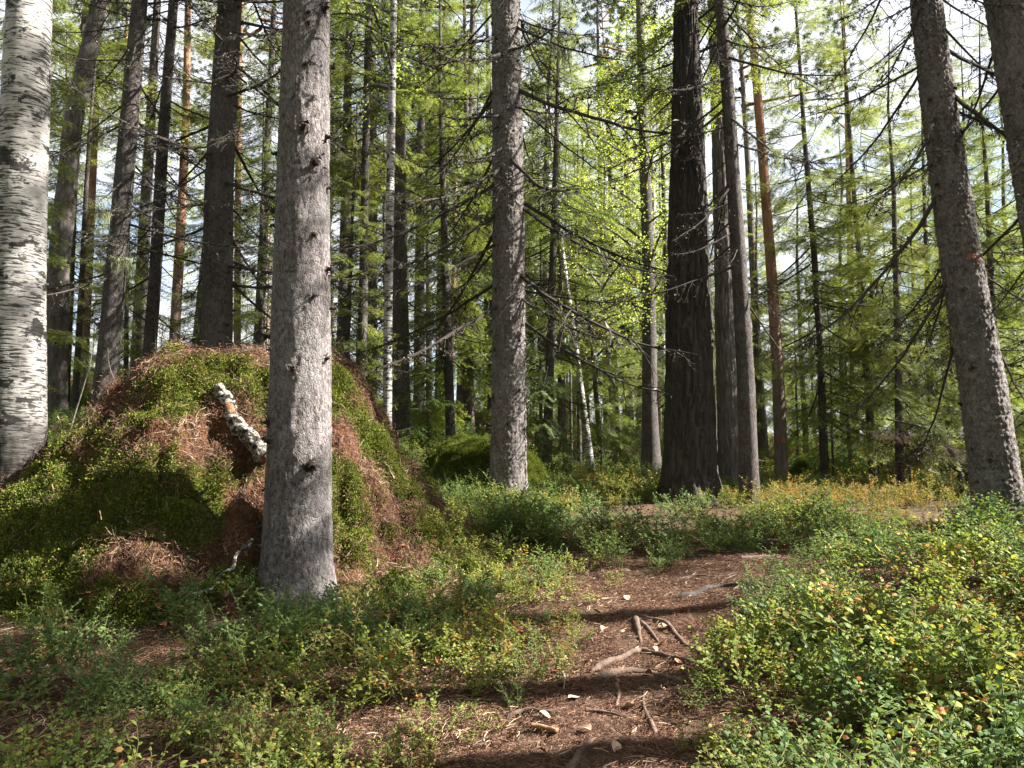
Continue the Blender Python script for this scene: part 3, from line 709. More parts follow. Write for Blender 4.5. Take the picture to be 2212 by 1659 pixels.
# ------------------------------------------------------------------ traced trees
LAB = dict(
 birch=('birch_tree', 'thick white birch with black scarred bark at the left of the mound', 'birch'),
 spruce_a=('spruce_tree', 'dark spruce trunk leaning right between the white birch and the mound', 'spruce'),
 spruce_b=('spruce_tree', 'slender dark spruce with beard lichen behind the top of the mound', 'spruce'),
 spruce_c=('spruce_tree', 'stout dark grey spruce rising straight behind the top of the mound', 'spruce'),
 pine_bent=('pine_tree', 'grey pine with a bent leaning trunk far behind the birch', 'pine'),
 pine_o1=('pine_tree', 'orange barked pine close beside the bent grey pine', 'pine'),
 pine_o2=('pine_tree', 'pale orange pine seen between two dark spruces behind the mound', 'pine'),
 pine_o3=('pine_tree', 'thin orange pine right behind the stout dark spruce', 'pine'),
 spruce_front=('spruce_tree', 'large grey spruce trunk with knots standing at the foot of the mound', 'spruce'),
 birch_slim=('birch_tree', 'slim white birch stem just behind the right flank of the mound', 'birch'),
 spruce_d=('spruce_tree', 'dark spruce trunk directly behind the slim white birch stem', 'spruce'),
 spruce_mid=('spruce_tree', 'straight scaly spruce with long dead branches in front of the mossy boulder', 'spruce'),
 pine_dark=('pine_tree', 'massive old pine with nearly black deeply furrowed bark', 'pine'),
 pine_b=('pine_tree', 'grey furrowed pine just behind the massive black pine', 'pine'),
 spruce_e=('spruce_tree', 'smooth dark spruce leaning left beside the massive black pine', 'spruce'),
 pine_o4=('pine_tree', 'pine with reddish orange bark and a red blaze near the stump', 'pine'),
 spruce_f=('spruce_tree', 'thin spruce pole next to the reddish pine and its own dead twin stem', 'spruce'),
 spruce_g=('spruce_tree', 'thin lone spruce pole in the open bilberry patch before the fallen log', 'spruce'),
 spruce_right=('spruce_tree', 'leaning flaky spruce trunk with an orange scar above the bilberry bank', 'spruce'),
 spruce_edge=('spruce_tree', 'leaning spruce trunk hung with lichen beside the orange scarred trunk', 'spruce'),
 aspen=('aspen_tree', 'leafy bright green broadleaf tree left of the massive black pine', 'broadleaf tree'),
 birch_lean=('birch_tree', 'thin pale birch leaning left among dark stems beyond the boulder', 'birch'),
)
RES = dict(spruce_front=(150, 0.0125, 6.2), spruce_mid=(110, 0.018, 8.5), pine_dark=(150, 0.02, 8.0), spruce_right=(110, 0.016, 6.5), birch=(110, 0.02, 6.0), spruce_edge=(80, 0.022, 6.5),
           spruce_e=(48, 0.03, 8.0), spruce_c=(56, 0.03, 8.0), spruce_a=(48, 0.03, 8.0), pine_b=(64, 0.03, 10))
CR = dict(spruce_a=('high', 0), spruce_b=('high', 0), spruce_c=('high', 0), spruce_front=('tall', 0), spruce_d=('high', 0), spruce_mid=('high', 0), spruce_e=('tall', 1),
          spruce_f=('mid', 0), spruce_g=('mid', 1), spruce_right=('high', 0), spruce_edge=('high', 0), birch=('leaf', 0), birch_slim=('leaf', 1), aspen=('leaf', 0), birch_lean=('leaf', 1),
          pine_bent=('pine', 0), pine_o1=('pine', 1), pine_o2=('pine', 0), pine_o3=('pine', 1), pine_dark=('pine', 0), pine_b=('pine', 1), pine_o4=('pine', 0))
CH = dict(tall=18, high=18, mid=12, young=4, pine=19.5)
# individually placed dead branches: count, z range, length range
BR = dict(spruce_a=(34, 1.8, 7.5, 1.0, 1.9), spruce_b=(36, 1.8, 7.5, 0.8, 1.6), spruce_c=(40, 2.2, 8.2, 1.3, 2.6), spruce_mid=(46, 2.4, 8.2, 1.4, 3.2), spruce_e=(30, 2.8, 8.2, 1.0, 2.4),
          spruce_right=(30, 2.2, 6.5, 1.0, 2.4), spruce_edge=(16, 2.2, 6.0, 1.0, 1.9), spruce_front=(5, 4.4, 6.5, 1.0, 1.6), spruce_d=(34, 1.5, 8.0, 1.0, 2.0), pine_dark=(6, 4.5, 8.0, 0.8, 1.4),
          spruce_f=(16, 1.0, 5.0, 0.5, 1.1), spruce_g=(16, 1.2, 5.0, 0.5, 1.1), birch_slim=(10, 1.2, 5.5, 0.5, 1.0))
NODES = {}
for k, (kd, D, pts, H) in TREES.items():
    nm, lab, cat = LAB[k]; r = np.random.default_rng(abs(hash(k)) % 1000 if False else sum(map(ord, k)))
    A, W, base, s = axis_of(pts, D, H)
    root = obj(nm, None, loc=base); root.empty_display_size = 0.2
    tag(root, lab, cat)
    nth, dz, zn = RES.get(k, (28, 0.06, min(9.0, H * 0.7)))
    obj('trunk', trunk_mesh(nm + '_trunk', A, W, MT[kd], kd, nth, dz, zn, 0.32 if k in ('spruce_front', 'spruce_mid') else 0.35), root)
    ct, ci = CR[k]
    tilt = (0, math.atan2(A[-1, 0] - 0, A[-1, 2]), 0)
    if ct == 'leaf':
        obj('crown', LEAFY_HIGH if k in ('birch', 'birch_slim') else LEAFY[ci], root, scale=H / (14 if ci == 0 or k == 'birch_slim' else 9), rot=(0, tilt[1], r.uniform(0, 6)))
    elif ct == 'pine':
        obj('crown', PINE[ci], root, scale=H / 19.5, rot=(0, tilt[1], r.uniform(0, 6)))
    else:
        obj('crown', CROWN[ct][ci], root, scale=H / CH[ct], rot=(0, tilt[1], r.uniform(0, 6)))
    NODES[k] = (root, A, W, base)
    if k in BR:
        n, z0, z1, l0, l1 = BR[k]
        for i in range(n):
            z = z0 + (z1 - z0) * (i + r.random()) / n; a = r.uniform(0, 6.283) if k != 'spruce_front' else r.choice([0.1, 3.0, 3.4, -0.3])
            cx_ = np.interp(z, A[:, 2], A[:, 0]); rad = np.interp(z, A[:, 2], W) * 0.85; j = int(r.integers(0, 6)); L = r.uniform(l0, l1)
            dr = r.normal(dict(spruce_mid=0.3, spruce_e=0.38, spruce_right=0.6, spruce_edge=0.5).get(k, 0.15), 0.15)
            b = obj('branch', DBM[j], root, (cx_ + rad * math.cos(a), rad * math.sin(a), z), (r.normal(0, 0.3), dr, a), L / DBL[j])
            if r.random() < 0.13 and k not in ('spruce_front', 'birch_slim'):
                f = r.uniform(0.2, 0.6) * L
                bl_ = obj('beard_lichen', BEARD[int(r.integers(0, 3))], b, (cx_ + (rad + f) * math.cos(a), (rad + f) * math.sin(a), z - f * (0.2 + dr)), (0, 0, r.uniform(0, 6)), r.uniform(0.6, 1.3))
                bl_.matrix_parent_inverse = b.matrix_basis.inverted()
    if k in ('spruce_front', 'spruce_mid', 'spruce_right', 'spruce_c'):
        n = 70 if k == 'spruce_front' else 40
        for i in range(n):
            z = 0.5 + 6.5 * (i + r.random()) / n; a = r.uniform(0, 6.283)
            cx_ = np.interp(z, A[:, 2], A[:, 0]); rad = np.interp(z, A[:, 2], W)
            obj('branch_stub', STUB[int(r.integers(0, 3))], root, (cx_ + rad * math.cos(a), rad * math.sin(a), z), (r.uniform(0, 6), r.uniform(-0.3, 0.3), a), r.uniform(0.6, 1.35) * (1.35 if k == 'spruce_front' else 1.0))

# ------------------------------------------------------------------ forest behind: shared trunks, one object tree per stem
def gen_trunk(name, H, r0, mat, kind, seed, bend=0.05):
    r = np.random.default_rng(seed); z = np.linspace(-0.35, H, 7); a = np.zeros((7, 3)); a[:, 2] = z
    a[2:, 0] = np.cumsum(r.normal(0, bend, 5)); W = r0 * (1 - np.clip(z, 0, H) / H) ** 0.8 + 0.008
    return trunk_mesh(name, a, W, mat, kind, 14, 0.25, H * 0.8, 0.3)
GT = dict(
    tall=gen_trunk('spruce_trunk', 18, 0.16, MT['spruce_dark'], 'x', 1), mid=gen_trunk('spruce_trunk', 12, 0.10, MT['spruce_dark'], 'x', 2), young=gen_trunk('spruce_trunk', 4, 0.035, MT['spruce_dark'], 'x', 3, 0.01),
    pine=gen_trunk('pine_trunk', 19.5, 0.15, MT['pine_orange'], 'x', 4), grey=gen_trunk('pine_trunk', 19.5, 0.15, MT['pine_grey'], 'x', 5), birch=gen_trunk('birch_trunk', 14, 0.085, MT['birch_slim'], 'x', 6, 0.12), stem=gen_trunk('stem', 9, 0.055, MT['spruce_dark'], 'x', 7, 0.08))
def forest_tree(name, label, cat, group, x, y, trunk, crown, dry, s, r, fat=1.0):
    root = obj(name, None, loc=(x, y, float(tz(x, y)) - 0.03)); root.rotation_euler = (r.normal(0, 0.02), r.normal(0, 0.025), r.uniform(0, 6.283)); root.empty_display_size = 0.2
    tag(root, label, cat, group)
    obj('trunk', GT[trunk], root, scale=(s * fat, s * fat, s))
    if crown is not None: obj('crown', crown, root, scale=s)
    if dry is not None: obj('dry_branches', DEAD[dry], root, scale=s)
    return root
rf = np.random.default_rng(77)
def fx(px, D): return (px - CX) / FPX * D
def far_set(kind, spots, **kw):
    what = dict(tall=('spruce_tree', 'tall spruce with bare dry lower twigs', 'spruce'), mid=('spruce_tree', 'bushy spruce green almost to the ground', 'spruce'),
                pine=('pine_tree', 'pine with slender orange trunk', 'pine'), grey=('pine_tree', 'pine with slender pale grey trunk', 'pine'),
                birch=('birch_tree', 'thin white birch with small leaves', 'birch'), stem=('sapling', 'bare dark pole thin stem', 'sapling'))[kind]
    for sp in spots:
        px, D = sp[0], sp[1]; s = sp[2] if len(sp) > 2 else rf.uniform(0.85, 1.1); fat = sp[3] if len(sp) > 3 else 1.0
        x = fx(px, D); i = int(rf.integers(0, 2))
        cr = dict(tall=CROWN['tall'][i], mid=CROWN['mid'][i], pine=PINE[i], grey=PINE[i], birch=LEAFY[i] if i else LEAFY[0], stem=None)[kind]
        if kind == 'birch': cr = LEAFY[0]
        where = 'behind the mound' if px < 600 else 'between large grey spruce and middle spruce' if px < 1097 else 'between middle spruce and massive black pine' if px < 1490 else 'among the thin poles right of the black pine' if px < 2000 else 'beyond the orange scarred trunk'
        if D > 33: where = 'far off ' + where.replace('middle spruce and massive', 'middle spruce and').replace('large grey spruce and middle spruce', 'grey and middle spruce').replace(' right of the black pine', '')
        lab = (what[0], what[1] + ' ' + where, what[2], what[1] + ' ' + where)
        forest_tree(*lab, x, D, kind, cr, i if kind == 'tall' else None, s, rf, fat)
far_set('mid', [(975, 15.5, 0.95), (1015, 19, 1.15), (1180, 15, 0.9), (1165, 20, 1.2), (1215, 22, 1.2), (1330, 24, 1.1), (1450, 21, 1.0), (1820, 21, 0.8), (1835, 25, 0.9), (1937, 13.2, 0.68), (2010, 16, 0.75),
                (2090, 17, 0.8), (2150, 14, 0.75), (2260, 13, 0.8), (2200, 20, 0.9), (2050, 22, 0.9), (1980, 24, 0.85), (1890, 27, 0.9), (1740, 26, 0.9), (1690, 29, 1.0), (1640, 24, 0.8), (1560, 27, 0.9), (140, 15, 0.62), (270, 17, 0.55),
                (430, 15, 0.5), (560, 17, 0.6), (800, 24, 0.9), (-60, 11, 0.8), (1270, 30, 1.2), (840, 17, 0.62), (1060, 24, 1.0), (1300, 20, 0.7), (1500, 28, 1.0), (2300, 17, 0.9), (745, 13.5, 0.52)])
far_set('tall', [(735, 16), (905, 22), (780, 13.5, 0.8, 0.7), (800, 18), (950, 24), (1055, 27), (1360, 32), (2060, 28), (90, 20), (20, 16), (290, 19), (410, 24), (550, 21), (690, 25)])
far_set('pine', [(905, 30, 0.95), (958, 36), (972, 34), (1845, 27, 0.95), (440, 34), (240, 36)])
far_set('grey', [(927, 33), (993, 19, 1.0, 0.85), (1311, 26, 1.0, 0.8), (1337, 30, 1.0, 0.7), (1650, 24, 1.0, 0.9)])
far_set('birch', [(1378, 24, 1.1), (1368, 29), (1240, 30), (1010, 40), (1480, 33), (1325, 21, 0.8), (720, 30), (1930, 36), (330, 40), (120, 30), (1150, 26, 1.0), (1420, 27, 1.0)])
far_set('stem', [(1222, 18), (1234, 19, 0.9, 0.7), (1252, 18.5), (1207, 20, 1.0, 0.7), (1168, 17, 0.9, 0.8), (1010, 18, 1.0, 1.1), (1297, 16.5, 0.24, 1.3), (1795, 16, 0.5, 0.8), (1190, 23, 1, 0.9), (160, 15), (130, 19)])
# the far wall of the forest
spots = []
for i in range(80):
    D = rf.uniform(34, 85); px = rf.uniform(-350, 2560); spots.append((rf.random(), px, D))
far_set('tall', [(p, D, rf.uniform(0.75, 1.05)) for q, p, D in spots if q < 0.08])
far_set('mid', [(p, D, rf.uniform(0.7, 1.15)) for q, p, D in spots if 0.08 <= q < 0.84])
far_set('pine', [(p, D, rf.uniform(0.8, 1.0)) for q, p, D in spots if 0.84 <= q < 0.87])
far_set('grey', [(p, D, rf.uniform(0.8, 1.0)) for q, p, D in spots if 0.87 <= q < 0.89])
far_set('birch', [(p, D, rf.uniform(0.9, 1.2)) for q, p, D in spots if q >= 0.89])
# young spruces
for px, D, s, lab in [(400, 9.6, 0.36, 'young spruce with bright green boughs peeping over the mound beside the stout dark spruce'), (335, 10.2, 0.42, 'young spruce behind the left shoulder of the mound'),
                      (925, 14.0, 0.62, 'young spruce with sunlit drooping boughs behind the mossy boulder'), (1835, 17.5, 1.05, 'dense young spruce lit yellow green between the two thin spruce poles'),
                      (1960, 14.0, 0.5, 'small young spruce growing before the fallen dark log'), (1770, 19, 0.9, 'young spruce just left of the thin spruce pole with the dead twin'), (1720, 22, 1.0, 'young spruce behind the reddish orange pine'), (770, 11.5, 0.55, 'young dark spruce between the large grey spruce and the slim birch')]:
    x = fx(px, D); z = float(tz(x, D))
    root = forest_tree('spruce_sapling', lab, 'young spruce', None, x, D, 'young', CROWN['young'][int(rf.integers(0, 2))], None, s, rf)
# unseen spruces added to the viewer's right to cast shade on the glade
for i, (x, y, s, kd, c) in enumerate([(4.8, 3.7, 0.8, 'tall', 0), (7.8, 5.2, 1.08, 'high', 0), (6.6, 3.9, 0.95, 'tall', 0), (5.4, 3.0, 0.82, 'tall', 1), (14, 8.3, 1.05, 'high', 0)]):
    forest_tree('spruce_tree', 'unseen tall spruce added right of the bilberry bank to shade the glade', 'spruce', 'added shade spruces right of the bank', x, y, 'tall', CROWN[kd][c], None, s, rf)

# unseen spruces added behind and left of the viewer to block sky light
for i in range(34):
    a = math.radians(150 + 170 * (i + rf.random()) / 34); d = rf.uniform(5.5, 16); x, y = d * math.cos(a), d * math.sin(a) + 1.0
    if x > 2.5 and y > -3: continue
    if i % 3 == 2: forest_tree('spruce_tree', 'unseen bushy spruce added behind the viewer to block sky light', 'spruce', 'spruces behind the near edge of the path', x, y, 'mid', CROWN['mid'][i % 2], None, 0.85, rf)
    else: forest_tree('spruce_tree', 'unseen tall spruce added behind the viewer to block sky light', 'spruce', 'tall spruces behind the near edge of the path', x, y, 'tall', CROWN['tall'][i % 2], None, rf.uniform(0.9, 1.1), rf)

# ------------------------------------------------------------------ scattered cover (geometry nodes on a point cloud)
def proto_col(name, meshes):
    c = bpy.data.collections.new(name)
    for i, m in enumerate(meshes):
        o = bpy.data.objects.new('%s_%02d' % (name, i), m); c.objects.link(o)
    return c
def scatter(name, pts, rot, scl, idx, col, label, cat=None, parent=None):
    me = bpy.data.meshes.new(name); n = len(pts)
    me.vertices.add(n); me.vertices.foreach_set('co', np.asarray(pts, np.float32).ravel())
    for nm, ty, key, dat in (('rot', 'FLOAT_VECTOR', 'vector', rot), ('scl', 'FLOAT', 'value', scl), ('idx', 'INT', 'value', idx)):
        a = me.attributes.new(nm, ty, 'POINT'); a.data.foreach_set(key, np.asarray(dat, np.int32 if ty == 'INT' else np.float32).ravel())
    o = obj(name, me, parent)
    ng = bpy.data.node_groups.new(name, 'GeometryNodeTree')
    ng.interface.new_socket('Geometry', in_out='INPUT', socket_type='NodeSocketGeometry')
    ng.interface.new_socket('Geometry', in_out='OUTPUT', socket_type='NodeSocketGeometry')
    N, L = ng.nodes, ng.links
    gi, go, ip, ci = N.new('NodeGroupInput'), N.new('NodeGroupOutput'), N.new('GeometryNodeInstanceOnPoints'), N.new('GeometryNodeCollectionInfo')
    ci.inputs['Collection'].default_value = col; ci.inputs['Separate Children'].default_value = True; ci.inputs['Reset Children'].default_value = True
    ip.inputs['Pick Instance'].default_value = True
    for nm, ty, sock in (('rot', 'FLOAT_VECTOR', 'Rotation'), ('scl', 'FLOAT', 'Scale'), ('idx', 'INT', 'Instance Index')):
        na = N.new('GeometryNodeInputNamedAttribute'); na.data_type = ty; na.inputs['Name'].default_value = nm
        L.new([q for q in na.outputs if q.name == 'Attribute' and q.enabled][0], ip.inputs[sock])
    L.new(gi.outputs[0], ip.inputs['Points']); L.new(ci.outputs[0], ip.inputs['Instance']); L.new(ip.outputs[0], go.inputs[0])
    md = o.modifiers.new('scatter', 'NODES'); md.node_group = ng
    tag(o, label, cat, kind='stuff')
    return o
def eulers_for(nrm, spin):
    """euler whose Z axis is nrm, spun about it"""
    out = np.empty((len(nrm), 3))
    for i, (n, s) in enumerate(zip(nrm, spin)):
        q = Vector(n).to_track_quat('Z', 'Y') @ Euler((0, 0, s)).to_quaternion()
        out[i] = q.to_euler()
    return out

# bilberry plants
def ovate(c, d, nrm, l, w):
    """leaf outlines from base c along d, lying in the plane of normal nrm: 6 verts, 4 tris each"""
    s = np.cross(nrm, d); s /= np.linalg.norm(s, axis=1, keepdims=True) + 1e-9
    n = len(c); l = l[:, None]; w = w[:, None]
    V = np.stack([c, c + d * l * .3 + s * w * .45 + nrm * w * .12, c + d * l * .3 - s * w * .45 + nrm * w * .12, c + d * l * .68 + s * w * .42 + nrm * w * .1, c + d * l * .68 - s * w * .42 + nrm * w * .1, c + d * l - nrm * w * .1], 1)
    i = np.arange(n)[:, None] * 6
    return V.reshape(-1, 3), np.concatenate([i + [[0, 2, 1]], i + [[1, 2, 4]], i + [[1, 4, 3]], i + [[3, 4, 5]]])
def bilberry(seed, H=0.28, stems=7, pal=((0.07, 0.115, 0.035), (0.12, 0.17, 0.05)), red=0.06, redc=((0.26, 0.085, 0.04), (0.30, 0.17, 0.05)), lf=0.0205):
    r = np.random.default_rng(seed); g = Geo(); cs, ds, hs = [], [], []
    for s in range(stems):
        a = r.uniform(0, 6.283); lean = r.uniform(0.1, 0.75); p = np.array([r.normal(0, 0.035), r.normal(0, 0.035), -0.02])
        d = np.array([math.cos(a) * lean, math.sin(a) * lean, 1.0]); d /= np.linalg.norm(d)
        h = H * r.uniform(0.6, 1.15); k = 7; t = np.linspace(0, 1, k)[:, None]
        P = p + d * h * t + np.cumsum(r.normal(0, 0.012, (k, 3)), 0) * t
        g.add(*tube(P, 0.0021 * (1 - 0.6 * t[:, 0]), 3, False), 0, (0.10, 0.12, 0.045))
        lines = [(P[2:], 1.0)]
        for b in range(r.integers(3, 6)):
            i = r.integers(2, k - 1); e = a + r.normal(0, 1.3); dd = np.array([math.cos(e), math.sin(e), r.uniform(0.25, 0.9)]); dd /= np.linalg.norm(dd)
            l2 = h * r.uniform(0.2, 0.42); tt = np.linspace(0, 1, 4)[:, None]
            Q = P[i] + dd * l2 * tt; g.add(*tube(Q, 0.0013, 3, False), 0, (0.13, 0.14, 0.05)); lines.append((Q, 1.0))
        for Q, _ in lines:
            L = np.linalg.norm(np.diff(Q, axis=0), axis=1).sum(); n = max(4, int(L / 0.0145))
            f = np.linspace(0.08, 1, n) * (len(Q) - 1); j = np.minimum(f.astype(int), len(Q) - 2)
            c = Q[j] + (Q[j + 1] - Q[j]) * (f - j)[:, None]; tg = Q[-1] - Q[0]; tg /= np.linalg.norm(tg)
            sd = np.cross(tg, [0, 0, 1.0]); sd /= np.linalg.norm(sd) + 1e-6
            sg = np.where(np.arange(n) % 2, 1, -1)[:, None]
            dl = tg * 0.55 + sd * sg * 0.85 + r.normal(0, 0.25, (n, 3)); dl /= np.linalg.norm(dl, axis=1, keepdims=True)
            cs.append(c); ds.append(dl); hs.append(f / (len(Q) - 1))
    c, d, hh = np.concatenate(cs), np.concatenate(ds), np.concatenate(hs); n = len(c)
    nr_ = np.array([0, 0, 1.0]) + r.normal(0, 0.38, (n, 3)); nr_ -= d * (nr_ * d).sum(1, keepdims=True); nr_ /= np.linalg.norm(nr_, axis=1, keepdims=True)
    l = lf * r.uniform(0.65, 1.25, n); V, T = ovate(c, d, nr_, l, l * 0.62)
    k = r.random((n, 1)); C = np.array(pal[0]) * (1 - k) + np.array(pal[1]) * k
    k2 = r.random((n, 1)); R_ = np.array(redc[0]) * (1 - k2) + np.array(redc[1]) * k2
    C = np.where(r.random((n, 1)) < red * (0.4 + 1.2 * hh[:, None]), R_, C)
    g.add(V, T, 1, np.repeat(C, 6, 0))
    return g
BM = [MT['twig'], MT['berry']]
GRN = ((0.07, 0.12, 0.035), (0.13, 0.185, 0.05)); YEL = ((0.14, 0.185, 0.04), (0.25, 0.28, 0.06)); OLV = ((0.10, 0.125, 0.04), (0.19, 0.18, 0.05)); BLU = ((0.065, 0.115, 0.042), (0.115, 0.17, 0.06))
BER = [gmesh('bilberry_plant', bilberry(300 + i, *a), BM) for i, a in enumerate([
    (0.27, 7, GRN, 0.02), (0.22, 6, GRN, 0.04), (0.30, 8, BLU, 0.02), (0.25, 7, YEL, 0.05), (0.24, 6, YEL, 0.10), (0.22, 6, OLV, 0.10), (0.24, 7, ((0.17, 0.13, 0.045), (0.25, 0.21, 0.055)), 0.28), (0.26, 7, BLU, 0.03)])]
BCOL = proto_col('bilberry', BER)
def in_view(x, y, margin):
    return (np.abs(x) < 0.66 * y + margin) & (y > 1.0)
rs = np.random.default_rng(5)
pts, scl, idx = [], [], []
zx0, zx1 = 1.5, 60
for (y0, y1, dens, s0, s1) in [(1.2, 3.2, 55, 0.75, 1.1), (3.2, 5.5, 46, 0.8, 1.25), (5.5, 9, 40, 0.9, 1.35), (9, 15, 32, 0.65, 1.1), (15, 26, 13, 1.1, 1.7), (26, 55, 2.6, 2.0, 3.0)]:
    xm = 0.7 * y1 + 2.0; n = int(dens * (y1 - y0) * 2 * xm)
    x = rs.uniform(-xm, xm, n); y = rs.uniform(y0, y1, n); k = in_view(x, y, 1.8); x, y = x[k], y[k]
    pd = path_d(x, y); nz = fbm(x * 0.9, y * 0.9, 0, 3, 81); fine = fbm(x * 2.6, y * 2.6, 0, 2, 82)
    p = np.clip((nz - 0.30) * 4.5, 0.12, 1.0) * np.clip((fine - 0.27) * 3.6, np.where(y > 7.5, 0.6, 0.2), 1)
    p = np.where((x < -0.3) & (y < 5.6), np.clip((fine - 0.40) * 6, 0.10, 1) * np.where(y < 3.8, 0.8, 0.45), p)
    p = np.where((x < -0.4) & (y > 4.35) & (y < 5.7), p * 0.22, p)
    p = np.where((x > -1.4) & (x < 0.6) & (y > 3.0) & (y < 5.2), np.maximum(p, np.clip((fine - 0.26) * 5, 0.5, 1.0)), p)
    right = (x > 0.6) & (y < 8); p = np.where(right, np.clip((fine - 0.36) * 5.5, np.where((x < 1.9) & (y < 4.6), 0.7, 0.18), 1.0), p)
    p = p * np.clip(pd / 0.10 + rs.normal(0, 0.25, len(x)), 0, 1)
    t = np.hypot(x - MC[0], y - MC[1]) / m_R(np.arctan2(y - MC[1], x - MC[0])); p = np.where(t < 1.06, 0, np.where(t < 1.2, p * 0.5, p))
    p = np.where(np.hypot(x - NODES['spruce_front'][3][0], y - 5.5) < 0.33, 0, p)
    p = np.where(np.hypot((x - bc[0]) / (bhw * 1.02), (y - 12.5) / (bhw * 0.95)) < 1, 0, p)
    k = rs.random(len(x)) < p; x, y, pd = x[k], y[k], pd[k]; n = len(x)
    hue = fbm(x * 0.55 + 9, y * 0.55, 0, 3, 83) + rs.normal(0, 0.10, n)
    redz = np.exp(-(((x - 4.2) / 2.2) ** 2 + ((y - 11.5) / 2.2) ** 2)) * 0.22
    hue = hue + redz + 0.06 * (y > 6.5) - 0.01 * ((x > 0.5) & (y < 7)) + 0.10 * ((x < 0.9) & (x > -1.2) & (y > 5) & (y < 8.5))
    i = np.select([hue < 0.40, hue < 0.47, hue < 0.53, hue < 0.61, hue < 0.70, hue < 0.79], [rs.choice([2, 7], n), rs.choice([0, 2], n), rs.choice([0, 1], n), rs.choice([1, 3], n), rs.choice([3, 4], n), rs.choice([4, 5], n)], rs.choice([5, 6], n))
    sc = rs.uniform(s0, s1, n) * np.where((x < 0.7) & (y < 7), 0.82, 1.0) * (0.5 + 0.62 * np.clip(pd / 0.7 + rs.normal(0, 0.12, n), 0, 1)) * np.clip(0.45 + 1.15 * fbm(x * 1.9, y * 1.9, 0, 2, 86), 0.6, 1.4)
    pts.append(np.stack([x, y, tz(x, y)], -1)); scl.append(sc); idx.append(i)
pts, scl, idx = np.concatenate(pts), np.concatenate(scl), np.concatenate(idx); n = len(pts)
scatter('bilberry_undergrowth', pts, np.stack([rs.normal(0, 0.14, n), rs.normal(0, 0.14, n), rs.uniform(0, 6.283, n)], -1), scl, idx, BCOL, 'low green bilberry bushes tinged yellow and red covering the forest floor', 'ground cover')

# individual bilberry bushes that stand out
def bush(px, py, D, j, s, lab, grp=None):
    p = at(px, py, D); p = (p[0], D, float(max(tz(p[0], D), m_h(p[0], D))))
    o = obj('bilberry_bush', BER[j], loc=p, rot=(rs.normal(0, 0.08), rs.normal(0, 0.08), rs.uniform(0, 6)), scale=s)
    return tag(o, lab, 'bush', grp)
for px, py, D, j, s in [(60, 1640, 2.75, 3, 1.0), (150, 1640, 2.8, 3, 0.95), (20, 1650, 2.6, 4, 1.0), (700, 1650, 2.75, 3, 0.95), (760, 1655, 2.7, 4, 0.9), (850, 1640, 2.85, 3, 0.9), (540, 1650, 2.8, 4, 0.85)]:
    bush(px, py, D, j, s, 'fresh yellow green bilberry shoots along the near edge of the shaded litter', 'fresh bilberry shoots in the near row')
for px, py, D, j, s in [(1010, 1200, 6.7, 4, 1.2), (1060, 1180, 6.9, 3, 1.2), (1130, 1210, 6.7, 4, 1.1), (1190, 1230, 6.5, 3, 1.1), (1250, 1230, 6.5, 4, 1.0), (1030, 1130, 7.4, 6, 1.1), (960, 1210, 6.6, 3, 1.1)]:
    bush(px, py, D, j, s, 'sunlit yellow bilberry bush between the foot of the mound and the path', 'sunlit bushes between mound and path')
for px, py, D, j, s in [(560, 1330, 5.05, 0, 0.75), (600, 1340, 4.95, 1, 0.7), (660, 1335, 5.0, 1, 0.7), (710, 1325, 5.1, 0, 0.8), (740, 1310, 5.3, 3, 0.7), (520, 1320, 5.15, 2, 0.65)]:
    bush(px, py, D, j, s, 'low green bilberry bush against the base of the large grey spruce', 'bushes round the large grey spruce base')
for px, py, D, j, s in [(2090, 1260, 4.6, 3, 1.6), (2150, 1240, 4.6, 4, 1.6), (2200, 1230, 4.5, 3, 1.7), (2020, 1270, 4.9, 4, 1.5), (2240, 1240, 4.3, 4, 1.6)]:
    bush(px, py, D, j, s, 'yellow bilberry bush with orange tips at the foot of the orange scarred trunk', 'bushes at the foot of the scarred trunk')

# needle litter
def litter_tuft(seed, n=44, spread=0.085, l0=0.02, l1=0.058, w=0.0021, cols=((0.045, 0.025, 0.018), (0.29, 0.16, 0.105)), lift=0.012):
    r = np.random.default_rng(seed); g = Geo()
    for i in range(n):
        c = np.array([r.normal(0, spread), r.normal(0, spread), r.uniform(-0.004, lift)]); a = r.uniform(0, 6.283); l = r.uniform(l0, l1)
        d = np.array([math.cos(a), math.sin(a), r.normal(0, 0.22)]); t = np.linspace(-0.5, 0.5, 3)[:, None]
        P = c + d * l * t + np.array([0, 0, r.normal(0, 0.10)]) * l * (t ** 2) * 4 * 0.3 + np.array([-d[1], d[0], 0]) * r.normal(0, 0.12) * l * (t ** 2) * 2
        k = r.random() ** 1.6; g.add(*tube(P, w * r.uniform(0.6, 1.1), 3, False), 0, np.array(cols[0]) * (1 - k) + np.array(cols[1]) * k)
    return g
LM = [MT['litter']]
LIT = [gmesh('litter', litter_tuft(320 + i), LM) for i in range(4)] + [gmesh('litter', litter_tuft(330 + i, 12, 0.10, 0.04, 0.11, 0.0024, ((0.13, 0.09, 0.06), (0.36, 0.27, 0.19)), 0.03), LM) for i in range(2)]
LCOL = proto_col('litter', LIT)
def slope_rot(fn, x, y, r, e=0.04):
    gx_ = (fn(x + e, y) - fn(x - e, y)) / (2 * e); gy_ = (fn(x, y + e) - fn(x, y - e)) / (2 * e)
    nn = np.stack([-gx_, -gy_, np.ones_like(gx_)], -1); nn /= np.linalg.norm(nn, axis=1, keepdims=True)
    return eulers_for(nn, r.uniform(0, 6.283, len(x))), nn
